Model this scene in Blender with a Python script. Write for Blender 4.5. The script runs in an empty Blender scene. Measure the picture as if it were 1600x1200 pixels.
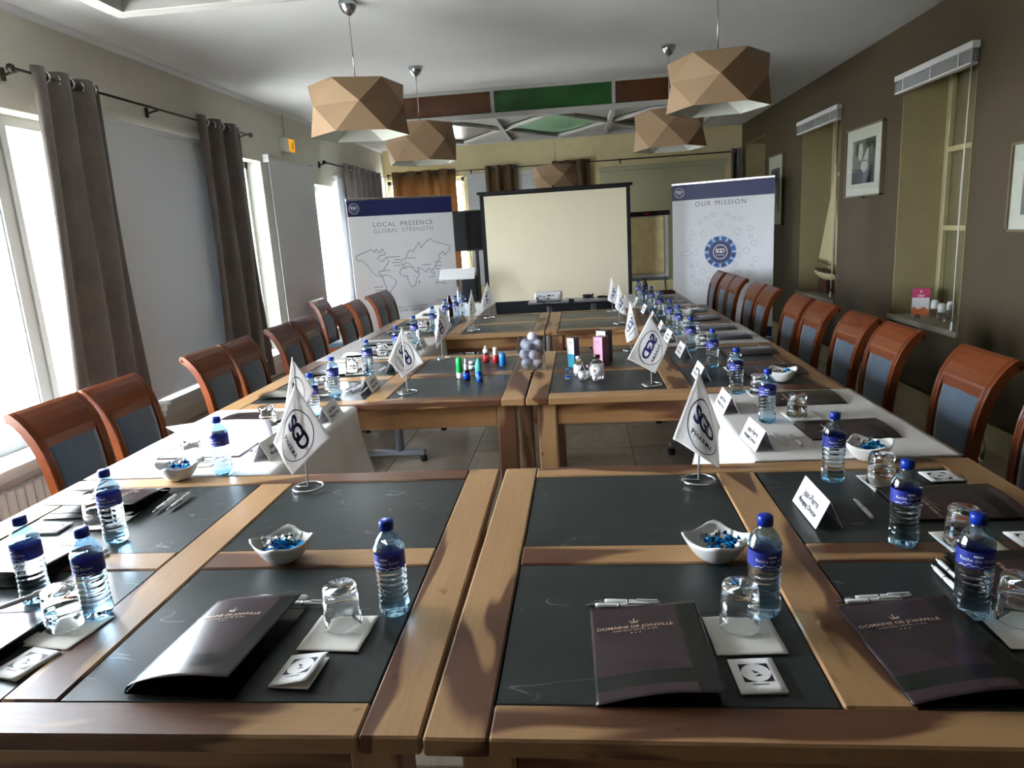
import bpy, bmesh, math, random
from mathutils import Vector, Matrix
PI = math.pi
R = math.radians
random.seed(7)
SC = bpy.context.scene
COL = SC.collection

# ------------------------------------------------------------------ camera
cam_d = bpy.data.cameras.new('camera')
cam = bpy.data.objects.new('camera', cam_d); COL.objects.link(cam)
cam_d.sensor_fit = 'HORIZONTAL'; cam_d.sensor_width = 36.0
cam_d.lens = 1091.4 / 1600.0 * 36.0
cam_d.clip_start = 0.02; cam_d.clip_end = 200
def cam_axes(yaw, pitch, roll):
    cy, sy, ct, st = math.cos(yaw), math.sin(yaw), math.cos(pitch), math.sin(pitch)
    f = Vector((sy*ct, cy*ct, -st)); rt = Vector((cy, -sy, 0)); up = rt.cross(f)
    c, s = math.cos(roll), math.sin(roll)
    return c*rt + s*up, -s*rt + c*up, f
_r, _u, _f = cam_axes(R(-5.835), R(12.3355), R(-3.526))
cam.matrix_world = Matrix(((_r.x, _u.x, -_f.x, 0), (_r.y, _u.y, -_f.y, 0), (_r.z, _u.z, -_f.z, 1.53), (0, 0, 0, 1)))
SC.camera = cam

# ------------------------------------------------------------------ world, light, exposure
SC.view_settings.view_transform = 'Standard'
SC.view_settings.look = 'None'
SC.view_settings.gamma = 1.0
SC.view_settings.use_curve_mapping = False
SC.view_settings.exposure = 1.5
W = bpy.data.worlds.new('overcast_sky'); SC.world = W; W.use_nodes = True
bg = W.node_tree.nodes['Background']
bg.inputs['Color'].default_value = (0.91, 0.955, 1.02, 1)
bg.inputs['Strength'].default_value = 16.0
SC.cycles.max_bounces = 12; SC.cycles.diffuse_bounces = 5; SC.cycles.glossy_bounces = 5
SC.cycles.transmission_bounces = 10; SC.cycles.transparent_max_bounces = 12
SC.cycles.sample_clamp_indirect = 14.0
SC.cycles.caustics_refractive = True; SC.cycles.caustics_reflective = False
SC.cycles.blur_glossy = 0.3
SC.cycles.use_denoising = True

def portal(name, loc, rot, sx, sy):
    d = bpy.data.lights.new(name, 'AREA'); d.shape = 'RECTANGLE'; d.size = sx; d.size_y = sy
    d.cycles.is_portal = True
    o = bpy.data.objects.new(name, d); o.location = loc; o.rotation_euler = rot; COL.objects.link(o)

# ------------------------------------------------------------------ colours and materials
def lin(h):
    h = h.lstrip('#'); out = []
    for i in (0, 2, 4):
        v = int(h[i:i+2], 16)/255
        out.append(v/12.92 if v <= .04045 else ((v+.055)/1.055)**2.4)
    return (*out, 1)
MATS = {}
class NT:
    def __init__(s, name):
        s.m = bpy.data.materials.new(name); s.m.use_nodes = True
        s.t = s.m.node_tree; s.n = s.t.nodes; s.b = s.n['Principled BSDF']; MATS[name] = s.m
    def node(s, ty, **kw):
        n = s.n.new(ty)
        for k, v in kw.items(): setattr(n, k, v)
        return n
    def link(s, a, b): s.t.links.new(a, b)
    def ramp(s, fac, stops, interp='LINEAR'):
        n = s.node('ShaderNodeValToRGB'); n.color_ramp.interpolation = interp
        e = n.color_ramp.elements
        while len(e) < len(stops): e.new(.5)
        for k, (p, c) in enumerate(stops): e[k].position = p; e[k].color = c
        s.link(fac, n.inputs['Fac']); return n.outputs['Color']
    def coord(s, scale=(1, 1, 1), rnd=0.0, rot=(0, 0, 0)):
        tc = s.node('ShaderNodeTexCoord'); mp = s.node('ShaderNodeMapping')
        mp.inputs['Scale'].default_value = scale; mp.inputs['Rotation'].default_value = rot
        s.link(tc.outputs['Object'], mp.inputs['Vector'])
        if rnd:
            oi = s.node('ShaderNodeObjectInfo'); mu = s.node('ShaderNodeMath', operation='MULTIPLY'); mu.inputs[1].default_value = rnd
            s.link(oi.outputs['Random'], mu.inputs[0]); s.link(mu.outputs[0], mp.inputs['Location'])
        return mp.outputs['Vector']
    def noise(s, vec, scale, detail=3, rough=.5, dist=0.0):
        n = s.node('ShaderNodeTexNoise'); n.inputs['Scale'].default_value = scale
        n.inputs['Detail'].default_value = detail; n.inputs['Roughness'].default_value = rough
        n.inputs['Distortion'].default_value = dist
        s.link(vec, n.inputs['Vector']); return n.outputs['Fac']
    def mix(s, fac, a, b, mode='MIX'):
        n = s.node('ShaderNodeMix', data_type='RGBA', blend_type=mode)
        for sock, v in ((n.inputs[0], fac), (n.inputs[6], a), (n.inputs[7], b)):
            if isinstance(v, (int, float)): sock.default_value = v
            elif isinstance(v, tuple): sock.default_value = v
            else: s.link(v, sock)
        return n.outputs[2]
    def bump(s, h, strength=.2, dist=.01):
        n = s.node('ShaderNodeBump'); n.inputs['Strength'].default_value = strength; n.inputs['Distance'].default_value = dist
        s.link(h, n.inputs['Height']); s.link(n.outputs['Normal'], s.b.inputs['Normal'])

def simple(name, color, rough=.5, metal=0.0, var=.06, vscale=6.0, spec=.5, bump=0.0, bscale=60, trans=0.0, ior=1.45, emit=0.0, coat=0.0, sheen=0.0):
    s = NT(name); c = lin(color) if isinstance(color, str) else color
    b = s.b.inputs
    if var:
        f = s.noise(s.coord(), vscale, 4)
        lo = tuple(min(1, x*(1-var)) for x in c[:3]) + (1,); hi = tuple(min(1, x*(1+var)) for x in c[:3]) + (1,)
        s.link(s.ramp(f, [(.3, lo), (.7, hi)]), b['Base Color'])
    else: b['Base Color'].default_value = c
    b['Roughness'].default_value = rough; b['Metallic'].default_value = metal
    b['Specular IOR Level'].default_value = spec
    b['Transmission Weight'].default_value = trans; b['IOR'].default_value = ior
    b['Coat Weight'].default_value = coat; b['Sheen Weight'].default_value = sheen
    if emit: b['Emission Color'].default_value = c; b['Emission Strength'].default_value = emit
    if bump: s.bump(s.noise(s.coord(), bscale, 4), bump, .004)
    return s.m

simple('left_wall_paint', '#c9c6ba', .85, var=.03, bump=.1)
simple('right_wall_paint', '#473c29', .6, var=.06, vscale=2, bump=.1)
simple('far_wall_paint', '#ded1a6', .85, var=.04, bump=.1)
simple('dark_back_paint', '#4a4338', .9)
simple('ceiling_paint', '#cdcdcd', .9, var=.02)
simple('lantern_paint', '#a5a4a0', .7, var=.03)
simple('white_trim', '#cfd2d0', .45, var=.02)
simple('window_frame_paint', '#a6a9a6', .5, var=.02)
simple('cream_trim', '#a89f78', .5, var=.04)
simple('niche_paint', '#968b66', .7, var=.06)
simple('shutter_paint', '#6a6346', .6, var=.08)
simple('greige_trim', '#8f8a7c', .6, var=.03)
def thin(name, color, back, share):
    s = NT(name); s.n.remove(s.b)
    d = s.node('ShaderNodeBsdfDiffuse'); d.inputs[0].default_value = lin(color); t = s.node('ShaderNodeBsdfTranslucent'); t.inputs[0].default_value = lin(back)
    f = s.noise(s.coord(), 60, 3); s.link(s.ramp(f, [(.3, tuple(x*.96 for x in lin(color)[:3])+(1,)), (.7, lin(color))]), d.inputs[0])
    mx = s.node('ShaderNodeMixShader'); mx.inputs[0].default_value = share
    s.link(d.outputs[0], mx.inputs[1]); s.link(t.outputs[0], mx.inputs[2]); s.link(mx.outputs[0], s.n['Material Output'].inputs['Surface'])
thin('blind_fabric', '#d2d4d6', '#d8dee4', .05)
thin('far_blind_fabric', '#c2bfa4', '#d8d4b4', .04)
thin('curtain_brown', '#6b5a46', '#b08a5c', .22)
thin('flag_satin', '#efedeb', '#f2f0ee', .35)
simple('steel', '#b8bcc0', .22, 1.0, var=.02)
simple('chrome', '#d8dadc', .08, 1.0, var=0)
simple('pole_metal', '#e2e2e0', .35, .5, var=0)
simple('dark_iron', '#3a3532', .5, .6)
simple('grey_metal', '#9aa0a8', .35, .7, var=.03)
simple('black_plastic', '#0d0d0f', .45, var=.1)
simple('black_gloss', '#08080a', .12, var=0)
simple('black_cloth', '#15171c', .8, var=.1)
simple('white_plastic', '#dcdcdc', .35, var=.02)
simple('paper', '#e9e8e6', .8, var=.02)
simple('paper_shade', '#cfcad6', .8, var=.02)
simple('kraft_paper', '#f0dca6', .4, var=.12, vscale=9, bump=.6, bscale=14)
simple('napkin_paper', '#d9d6cd', .9, var=.05, bump=.5, bscale=40)
simple('ceramic', '#dcdcd8', .2, var=.02, coat=.3)
simple('ink', '#14142c', .6, var=0)
simple('navy_ink', '#1c1a58', .5, var=0)
simple('navy_print', '#23265e', .45, var=.03)
simple('grey_ink', '#83848e', .7, var=0)
simple('pale_ink', '#a3a5af', .7, var=0)
simple('white_ink', '#eceef2', .6, var=0)
simple('gold_ink', '#b59a88', .4, .3, var=0)
simple('sky_ink', '#3f7cc4', .5, var=.3, vscale=40)
simple('banner_vinyl', '#eff0f4', .5, var=.01)
simple('screen_white', '#efe4c8', .8, var=.01)
simple('tablecloth_paper', '#d0ccc8', .75, var=.03, bump=.35, bscale=7)
simple('folder_purple', '#34262a', .25, var=.05)
simple('folder_black', '#141512', .22, var=.1)
simple('cap_blue', '#0f2f96', .3, var=.03)
simple('label_blue', '#26318c', .4, var=.15, vscale=30)
simple('pen_white', '#d4d4d2', .3, var=.02)
simple('foil_blue', '#1286c8', .18, .9, var=.2, vscale=90)
simple('foil_silver', '#d2d6da', .18, 1.0, var=.1, vscale=90)
simple('shade_outer', '#8f755a', .75, var=.03)
simple('shade_inner', '#cdcfc6', .7, var=.02)
simple('amber_glass', '#4c2b11', .25, var=.35, vscale=5)
simple('green_glass', '#1d4c1e', .25, var=.25, vscale=5)
simple('clear_green_glass', '#86b890', .3, var=.1)
simple('ball_lilac', '#d6d2e6', .35, var=.02)
simple('teal_plastic', '#5cc4b4', .2); simple('golf_blue', '#2a7bd0', .3); simple('vial_green', '#17b04e', .3); simple('vial_red', '#b5202a', .3)
simple('vial_dark', '#2a1612', .15); simple('vial_cobalt', '#1747c0', .2); simple('vial_white', '#e8e8ea', .4)
simple('box_pink', '#d894b0', .4, var=.05); simple('box_purple', '#7a3656', .4, var=.05); simple('box_navy', '#30384e', .4)
simple('box_teal', '#2aa6c4', .4, var=.1); simple('magenta_print', '#b5285e', .45, var=.05); simple('orange_print', '#d06f40', .45, var=.2, vscale=12)
simple('boat_cream', '#b8ad84', .6, var=.04); simple('boat_mahogany', '#43201a', .4, var=.1)
simple('photo_grey', '#77746c', .4, var=.5, vscale=7); simple('photo_dark', '#3c3a36', .4, var=.3, vscale=9); simple('photo_pale', '#b9b6aa', .4, var=.15, vscale=9)
simple('mount_board', '#c9c5b4', .8, var=.02)
simple('picture_wood', '#6b6046', .4, var=.1)
simple('gravel', '#c9c5bc', .9, var=.15, vscale=3); simple('leaf', '#6f7a55', .8, var=.3, vscale=9)
simple('bark', '#5d5245', .9, var=.2)
simple('sign_amber', '#d99a10', .4, var=.15, vscale=30, emit=.35)
simple('rubber', '#1a1a1a', .8)
simple('radiator_enamel', '#c4c6c4', .4, var=.02)

def wood(name, light, dark, stops, rough=.42, grain=.18, patch=1.0):
    s = NT(name)
    v = s.coord((1.1, 5.5, 5.5), 37.0)
    f = s.noise(v, 1.15, 2, .5, .35)
    base = s.ramp(f, [(stops[0], lin(light)), (stops[1], lin(dark))])
    g = s.noise(s.coord((3, 60, 60), 11.0), 2.2, 5, .65, .6)
    gr = s.ramp(g, [(.25, (1-grain,)*3+(1,)), (.75, (1+grain*.3,)*3+(1,))])
    c = s.mix(1.0, base, gr, 'MULTIPLY')
    k = s.noise(s.coord((5, 9, 9), 23.0), 2.4, 2)
    kn = s.ramp(k, [(.70, (1, 1, 1, 1)), (.76, (.5, .36, .24, 1))])
    c = s.mix(.8 if patch else 0.0, c, kn, 'MULTIPLY')
    s.link(c, s.b.inputs['Base Color']); s.b.inputs['Roughness'].default_value = rough; s.b.inputs['Specular IOR Level'].default_value = .35
    s.bump(g, .12, .003)
    return s.m
wood('rosewood', '#a58058', '#5c3a25', (.52, .555))
wood('rosewood_apron', '#a67c52', '#6c4229', (.55, .62))
wood('rosewood_leg', '#b08a62', '#6a4734', (.48, .54))
wood('chair_wood', '#73391b', '#5c2c15', (.3, .7), .25, .25, 0)

def slate():
    s = NT('slate')
    v = s.coord((1, 1, 1), 53.0)
    f = s.noise(v, 5, 6, .6)
    base = s.ramp(f, [(.3, lin('#232726')), (.7, lin('#2d3232'))])
    col = base
    for k, (sc, rot, lo) in enumerate(((3.1, .5, .60), (5.2, 2.0, .62), (2.3, 1.2, .58))):
        vv = s.coord((1, 3.2, 1), 17.0+9*k, (0, 0, rot))
        n = s.noise(vv, sc, 2, .4, .3)
        line = s.ramp(n, [(.4955, (0, 0, 0, 1)), (.5, (1, 1, 1, 1)), (.5045, (0, 0, 0, 1))])
        msk = s.ramp(s.noise(s.coord((1, 1, 1), 31.0+5*k), 7, 3), [(lo, (0, 0, 0, 1)), (lo+.05, (.55, .55, .55, 1))])
        mm = s.node('ShaderNodeMath', operation='MULTIPLY')
        s.link(line, mm.inputs[0]); s.link(msk, mm.inputs[1])
        col = s.mix(mm.outputs[0], col, lin('#a7aaa6'))
    s.link(col, s.b.inputs['Base Color'])
    r = s.ramp(s.noise(v, 3, 4), [(.3, (.30,)*3+(1,)), (.7, (.44,)*3+(1,))])
    s.b.inputs['Specular IOR Level'].default_value = .32; s.link(r, s.b.inputs['Roughness']); s.bump(f, .06, .004)
slate()

def fabric(name, c1, c2, sc=220, rough=.9, sheen=.3):
    s = NT(name)
    f = s.noise(s.coord((1, 1, .12)), sc, 3); g = s.noise(s.coord(), 4, 3)
    c = s.mix(s.ramp(g, [(.35, (0, 0, 0, 1)), (.7, (1, 1, 1, 1))]), lin(c1), lin(c2))
    s.link(s.mix(.5, c, s.ramp(f, [(.3, (.6, .6, .6, 1)), (.7, (1, 1, 1, 1))]), 'MULTIPLY'), s.b.inputs['Base Color'])
    s.b.inputs['Roughness'].default_value = rough; s.b.inputs['Sheen Weight'].default_value = sheen
fabric('curtain_fabric', '#6a615b', '#5d554f')
fabric('chair_velvet', '#354a5e', '#2a3d4e', 60, .8, .5)

def floor_mat():
    s = NT('floor_slab')
    oi = s.node('ShaderNodeObjectInfo')
    a = s.ramp(oi.outputs['Random'], [(0, lin('#978b7a')), (.5, lin('#a69a89')), (1, lin('#b3a693'))])
    f = s.noise(s.coord((1, 4, 1), 19.0), 3, 6, .65, 1.0)
    s.link(s.mix(.8, a, s.ramp(f, [(.3, (.62, .6, .57, 1)), (.7, (1.05, 1.02, 1, 1))]), 'MULTIPLY'), s.b.inputs['Base Color'])
    s.b.inputs['Roughness'].default_value = .45; s.bump(f, .3, .01)
floor_mat()
simple('grout', '#5f574c', .9)

def glass(name, color, ior, rough=0.0):
    s = NT(name); b = s.b.inputs
    f = s.noise(s.coord(), 3, 1)
    c = lin(color); s.link(s.ramp(f, [(0, c), (1, c)]), b['Base Color'])
    b['Transmission Weight'].default_value = 1.0; b['IOR'].default_value = ior; b['Roughness'].default_value = rough
glass('water_plastic', '#d3eaf8', 1.33)
def tint_base():
    m = MATS['water_plastic']; n = m.node_tree.nodes; l = m.node_tree.links
    tc = n.new('ShaderNodeTexCoord'); sp = n.new('ShaderNodeSeparateXYZ'); r = n.new('ShaderNodeValToRGB')
    e = r.color_ramp.elements; e[0].position = .006; e[0].color = lin('#6fc0f2'); e[1].position = .024; e[1].color = lin('#d3e9f8')
    for p, c in ((.15, '#e2f1fb'), (.172, '#b4dcf6')): q = e.new(p); q.color = lin(c)
    l.new(tc.outputs['Object'], sp.inputs[0]); l.new(sp.outputs['Z'], r.inputs['Fac']); l.new(r.outputs['Color'], n['Principled BSDF'].inputs['Base Color'])
tint_base()
glass('base_plastic', '#7cc4f0', 1.2)
glass('clear_glass', '#fafcfb', 1.38)
glass('teal_glass', '#5fd0c4', 1.3)
glass('blue_glass', '#2450d8', 1.3)
def pane_mat(name='window_glass', tint=(.97, .99, 1, 1), refl=.06):
    s = NT(name); s.n.remove(s.b)
    t = s.node('ShaderNodeBsdfTransparent'); t.inputs[0].default_value = tint
    g = s.node('ShaderNodeBsdfGlossy'); g.inputs['Roughness'].default_value = .02
    mx = s.node('ShaderNodeMixShader'); mx.inputs[0].default_value = refl
    s.link(t.outputs[0], mx.inputs[1]); s.link(g.outputs[0], mx.inputs[2])
    s.link(mx.outputs[0], s.n['Material Output'].inputs['Surface'])
pane_mat()
pane_mat('shoulder_plastic', (.58, .78, .95, 1), .18)
pane_mat('vase_glass', (.92, .95, .95, 1), .2)

# ------------------------------------------------------------------ mesh helpers
class MB:
    def __init__(s): s.v = []; s.f = []; s.mi = []; s.sm = []
    def add(s, vs, fs, mi=0, sm=False):
        o = len(s.v); s.v += [tuple(x) for x in vs]
        for f in fs: s.f.append(tuple(i+o for i in f)); s.mi.append(mi); s.sm.append(sm)
        return s
    def box(s, x0, x1, y0, y1, z0, z1, mi=0, b=0.0):
        if b <= 0:
            s.add([(x, y, z) for z in (z0, z1) for y in (y0, y1) for x in (x0, x1)],
                  [(0, 2, 3, 1), (4, 5, 7, 6), (0, 1, 5, 4), (2, 6, 7, 3), (0, 4, 6, 2), (1, 3, 7, 5)], mi)
        else:
            bm = bmesh.new(); bmesh.ops.create_cube(bm, size=1)
            for v in bm.verts: v.co = ((x0+x1)/2+v.co.x*(x1-x0), (y0+y1)/2+v.co.y*(y1-y0), (z0+z1)/2+v.co.z*(z1-z0))
            bmesh.ops.bevel(bm, geom=bm.edges[:], offset=b, segments=1, affect='EDGES')
            s.frombm(bm, mi)
        return s
    def frombm(s, bm, mi=0, sm=False):
        bm.verts.index_update()
        s.add([v.co[:] for v in bm.verts], [[v.index for v in f.verts] for f in bm.faces], mi, sm); bm.free()
    def lathe(s, prof, n=20, mi=0, c=(0, 0, 0), sm=True, ph=0.0, sx=1, sy=1, cap=True):
        vs = []; fs = []
        for r, z in prof:
            for k in range(n):
                a = ph+2*PI*k/n; vs.append((c[0]+r*math.cos(a)*sx, c[1]+r*math.sin(a)*sy, c[2]+z))
        m = len(prof)
        for j in range(m-1):
            for k in range(n):
                k2 = (k+1) % n; fs.append((j*n+k, j*n+k2, (j+1)*n+k2, (j+1)*n+k))
        if cap and prof[0][0] > 1e-6: fs.append(tuple(reversed(range(n))))
        if cap and prof[-1][0] > 1e-6: fs.append(tuple((m-1)*n+k for k in range(n)))
        return s.add(vs, fs, mi, sm)
    def tube(s, pts, r, n=8, mi=0, closed=False, sm=True):
        P = [Vector(p) for p in pts]; N = len(P); vs = []; fs = []
        up = None
        for i in range(N):
            a = P[(i-1) % N] if (closed or i > 0) else P[i]; b = P[(i+1) % N] if (closed or i < N-1) else P[i]
            t = (b-a).normalized()
            if up is None: up = t.cross(Vector((0, 0, 1))) if abs(t.z) < .9 else t.cross(Vector((1, 0, 0)))
            up = (up - t*up.dot(t)).normalized(); w = t.cross(up)
            rr = r[i] if isinstance(r, (list, tuple)) else r
            for k in range(n):
                an = 2*PI*k/n; vs.append(P[i]+up*math.cos(an)*rr+w*math.sin(an)*rr)
        for i in range(N if closed else N-1):
            i2 = (i+1) % N
            for k in range(n):
                k2 = (k+1) % n; fs.append((i*n+k, i*n+k2, i2*n+k2, i2*n+k))
        if not closed: fs.append(tuple(reversed(range(n)))); fs.append(tuple((N-1)*n+k for k in range(n)))
        return s.add(vs, fs, mi, sm)
    def prism(s, poly, d0, d1, axis='z', mi=0):
        n = len(poly)
        def P(p, d): return {'z': (p[0], p[1], d), 'y': (p[0], d, p[1]), 'x': (d, p[0], p[1])}[axis]
        vs = [P(p, d0) for p in poly]+[P(p, d1) for p in poly]
        fs = [tuple(reversed(range(n))), tuple(range(n, 2*n))]+[(k, (k+1) % n, n+(k+1) % n, n+k) for k in range(n)]
        s.add(vs, fs, mi)
        return s
    def sheet(s, fn, nu, nv, th=.001, mi=0, sm=True, mifn=None):
        top = [[Vector(fn(i/nu, j/nv)) for i in range(nu+1)] for j in range(nv+1)]
        nr = []
        for j in range(nv+1):
            row = []
            for i in range(nu+1):
                a = top[j][min(i+1, nu)]-top[j][max(i-1, 0)]; b = top[min(j+1, nv)][i]-top[max(j-1, 0)][i]
                n_ = a.cross(b); row.append(n_.normalized() if n_.length > 1e-12 else Vector((0, 0, 1)))
            nr.append(row)
        o = len(s.v); W_ = nu+1; T = W_*(nv+1)
        vs = [top[j][i] for j in range(nv+1) for i in range(W_)]+[top[j][i]-nr[j][i]*th for j in range(nv+1) for i in range(W_)]
        s.v += [tuple(v) for v in vs]
        def f(t, m, smo=True): s.f.append(tuple(x+o for x in t)); s.mi.append(m); s.sm.append(smo and sm)
        for j in range(nv):
            for i in range(nu):
                m = mifn((i+.5)/nu, (j+.5)/nv) if mifn else mi
                a = j*W_+i; f((a, a+1, a+W_+1, a+W_), m); f((T+a, T+a+W_, T+a+W_+1, T+a+1), mi)
        for i in range(nu):
            f((i+1, i, T+i, T+i+1), mi, False); a = nv*W_+i; f((a, a+1, T+a+1, T+a), mi, False)
        for j in range(nv):
            a = j*W_; f((a, a+W_, T+a+W_, T+a), mi, False); a = j*W_+nu; f((a+W_, a, T+a, T+a+W_), mi, False)
        return s
    def xf(s, M, start=0):
        for k in range(start, len(s.v)): s.v[k] = tuple(M @ Vector(s.v[k]))
        return s
    def mesh(s, name, mats):
        me = bpy.data.meshes.new(name); me.from_pydata(s.v, [], s.f)
        for m in mats: me.materials.append(MATS[m])
        me.polygons.foreach_set('material_index', s.mi); me.polygons.foreach_set('use_smooth', s.sm)
        me.update(); return me
    def obj(s, name, mats, parent=None, loc=(0, 0, 0), rot=(0, 0, 0)):
        if isinstance(mats, str): mats = [mats]
        return link(name, s.mesh(name, mats), parent, loc, rot)

def link(name, me, parent=None, loc=(0, 0, 0), rot=(0, 0, 0)):
    o = bpy.data.objects.new(name, me); COL.objects.link(o); o.location = loc; o.rotation_euler = rot
    if parent is not None: o.parent = parent
    return o
def tag(o, label, cat, group=None):
    o['label'] = label; o['category'] = cat
    if group: o['group'] = group
    return o
def thing(name, label, cat, loc=(0, 0, 0), rz=0.0, group=None):
    o = bpy.data.objects.new(name, None); COL.objects.link(o); o.location = loc; o.rotation_euler = (0, 0, rz)
    o.empty_display_size = .05
    return tag(o, label, cat, group)
def struct(o): o['kind'] = 'structure'; return o
KIDS = {}
def kids(o):
    return [c for c in COL.objects if c.parent == o]
def protocap(o):
    KIDS[o.name] = [(c, kids(c)) for c in kids(o)]
def dup(o, loc, rz=None, label=None, group=None):
    if o.name not in KIDS: protocap(o)
    r = o.copy(); COL.objects.link(r); r.location = loc
    if rz is not None: r.rotation_euler = (0, 0, rz)
    if label: r['label'] = label
    if group: r['group'] = group
    for c, gs in KIDS[o.name]:
        k = c.copy(); COL.objects.link(k); k.parent = r
        for g in gs:
            q = g.copy(); COL.objects.link(q); q.parent = k
    return r
_first = {}
def place(key, make, loc, rz, label, group=None):
    """first call builds the thing, later calls copy it with its parts"""
    if key not in _first:
        o = make(); _first[key] = o; protocap(o); o.location = loc; o.rotation_euler = (0, 0, rz); o['label'] = label
        if group: o['group'] = group
        return o
    return dup(_first[key], loc, rz, label, group)

_txt = {}
def text_geo(body, size, bold=0.0, spacing=1.0, shear=0.0):
    """flat letter outlines as (verts, faces), centred on the origin in x and y"""
    key = (body, size, bold, spacing, shear)
    if key not in _txt:
        c = bpy.data.curves.new('lettering', 'FONT'); c.body = body; c.size = size; c.offset = bold; c.space_character = spacing
        c.shear = shear; c.align_x = 'CENTER'; c.align_y = 'CENTER'; c.resolution_u = 3
        o = bpy.data.objects.new('lettering', c); COL.objects.link(o)
        dg = bpy.context.evaluated_depsgraph_get(); me = bpy.data.meshes.new_from_object(o.evaluated_get(dg))
        bm = bmesh.new(); bm.from_mesh(me); bmesh.ops.triangulate(bm, faces=bm.faces[:]); bm.verts.index_update()
        _txt[key] = ([v.co[:] for v in bm.verts], [[v.index for v in f.verts] for f in bm.faces])
        bm.free(); bpy.data.objects.remove(o); bpy.data.curves.remove(c); bpy.data.meshes.remove(me)
    return _txt[key]
def put_text(mb, body, size, mp, mi=0, bold=0.0, spacing=1.0, at=(0, 0), rot=0.0, shear=0.0):
    v, f = text_geo(body, size, bold, spacing, shear); c, s_ = math.cos(rot), math.sin(rot)
    mb.add([mp(at[0]+x*c-y*s_, at[1]+x*s_+y*c) for x, y, z in v], f, mi)
def ring(mb, mp, cx, cy, r0, r1, mi=0, n=32, a0=0, a1=2*PI, ex=1.0):
    vs = []; fs = []
    for k in range(n+1):
        a = a0+(a1-a0)*k/n
        for r in (r0, r1): vs.append(mp(cx+r*math.cos(a)*ex, cy+r*math.sin(a)))
    for k in range(n): fs.append((2*k, 2*k+1, 2*k+3, 2*k+2))
    mb.add(vs, fs, mi)
def line(mb, mp, pts, w, mi=0, closed=False):
    n = len(pts); rng = range(n if closed else n-1)
    for i in rng:
        (x0, y0), (x1, y1) = pts[i], pts[(i+1) % n]; L = math.hypot(x1-x0, y1-y0) or 1
        nx, ny = -(y1-y0)/L*w/2, (x1-x0)/L*w/2
        mb.add([mp(x0+nx, y0+ny), mp(x0-nx, y0-ny), mp(x1-nx, y1-ny), mp(x1+nx, y1+ny)], [(0, 1, 2, 3)], mi)

# ================================================================== SETTING
XL, XR, YF, YB, H = -3.0, 2.55, 11.35, -1.6, 2.88
# floor with slabs
fl = struct(MB().box(XL-.3, XR+.4, YB-.2, YF+.2, -.08, -.006).obj('floor', 'grout'))
slab = MB().box(-.2985, .2985, -.2985, .2985, -.02, 0, b=.003).mesh('floor_tile', ['floor_slab'])
nx = 10; sx = (XR-XL)/nx
for i in range(nx):
    for j in range(20):
        o = link('floor_tile', slab, fl, (XL+sx*(i+.5), YB+.6+j*.6+.04, 0), (0, 0, PI/2*((i+j) % 2)))
        o.scale = (sx/.6, 1, 1) if (i+j) % 2 == 0 else (1, sx/.6, 1)
struct(MB().box(XL-.3, XR+.5, YB-.2, YF+.2, H, H+.12).obj('ceiling', 'ceiling_paint'))
# left wall with three window openings
def wall_x(name, x0, x1, y0, y1, holes, mat):
    m = MB(); holes = sorted(holes); y = y0
    for (a, b, z0, z1) in holes:
        m.box(x0, x1, y, a, 0, H); m.box(x0, x1, a, b, 0, z0); m.box(x0, x1, a, b, z1, H); y = b
    m.box(x0, x1, y, y1, 0, H)
    return struct(m.obj(name, mat))
LW = [(1.3, 4.32, .50, 2.33), (4.62, 6.80, .50, 2.33), (8.02, 9.75, .50, 2.20)]
wall_x('wall_left', XL-.28, XL, YB, YF, LW, 'left_wall_paint')
NW = [(4.95, 5.98, .67, 2.50), (7.26, 8.44, .65, 2.50), (10.0, 11.1, .65, 2.58)]
wall_x('wall_right', XR, XR+.45, YB, YF, NW, 'right_wall_paint')
m = MB(); FWS = [(-2.98, -1.72, .7, 2.42), (-1.6, -.42, .75, 2.36), (.5, 2.2, .75, 2.32)]; FW = FWS[0]
x = XL-.28
for (p, q, z0, z1) in FWS:
    m.box(x, p, YF, YF+.25, 0, H); m.box(p, q, YF, YF+.25, 0, z0); m.box(p, q, YF, YF+.25, z1, H); x = q
m.box(x, XR+.45, YF, YF+.25, 0, H)
struct(m.obj('wall_far', 'far_wall_paint'))
struct(MB().box(XL-.28, XR+.45, YB-.2, YB, 0, H).obj('wall_near', 'dark_back_paint'))
struct(MB().box(XL, XL+.02, YB, YF, 0, .25).box(XL, XL+.028, YB, YF, .235, .27).obj('baseboard_left', 'greige_trim'))
struct(MB().box(XR-.02, XR, YB, YF, 0, .17).box(XR-.024, XR, YB, YF, .155, .17).obj('baseboard_right', 'cream_trim'))
struct(MB().box(XL, XR, YF-.02, YF, 0, .17).obj('baseboard_far', 'cream_trim'))
struct(MB().prism([(XL, H), (XL+.035, H), (XL+.028, H-.012), (XL+.01, H-.025), (XL, H-.035)], YB, YF, 'y').obj('trim_1', 'ceiling_paint'))

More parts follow.
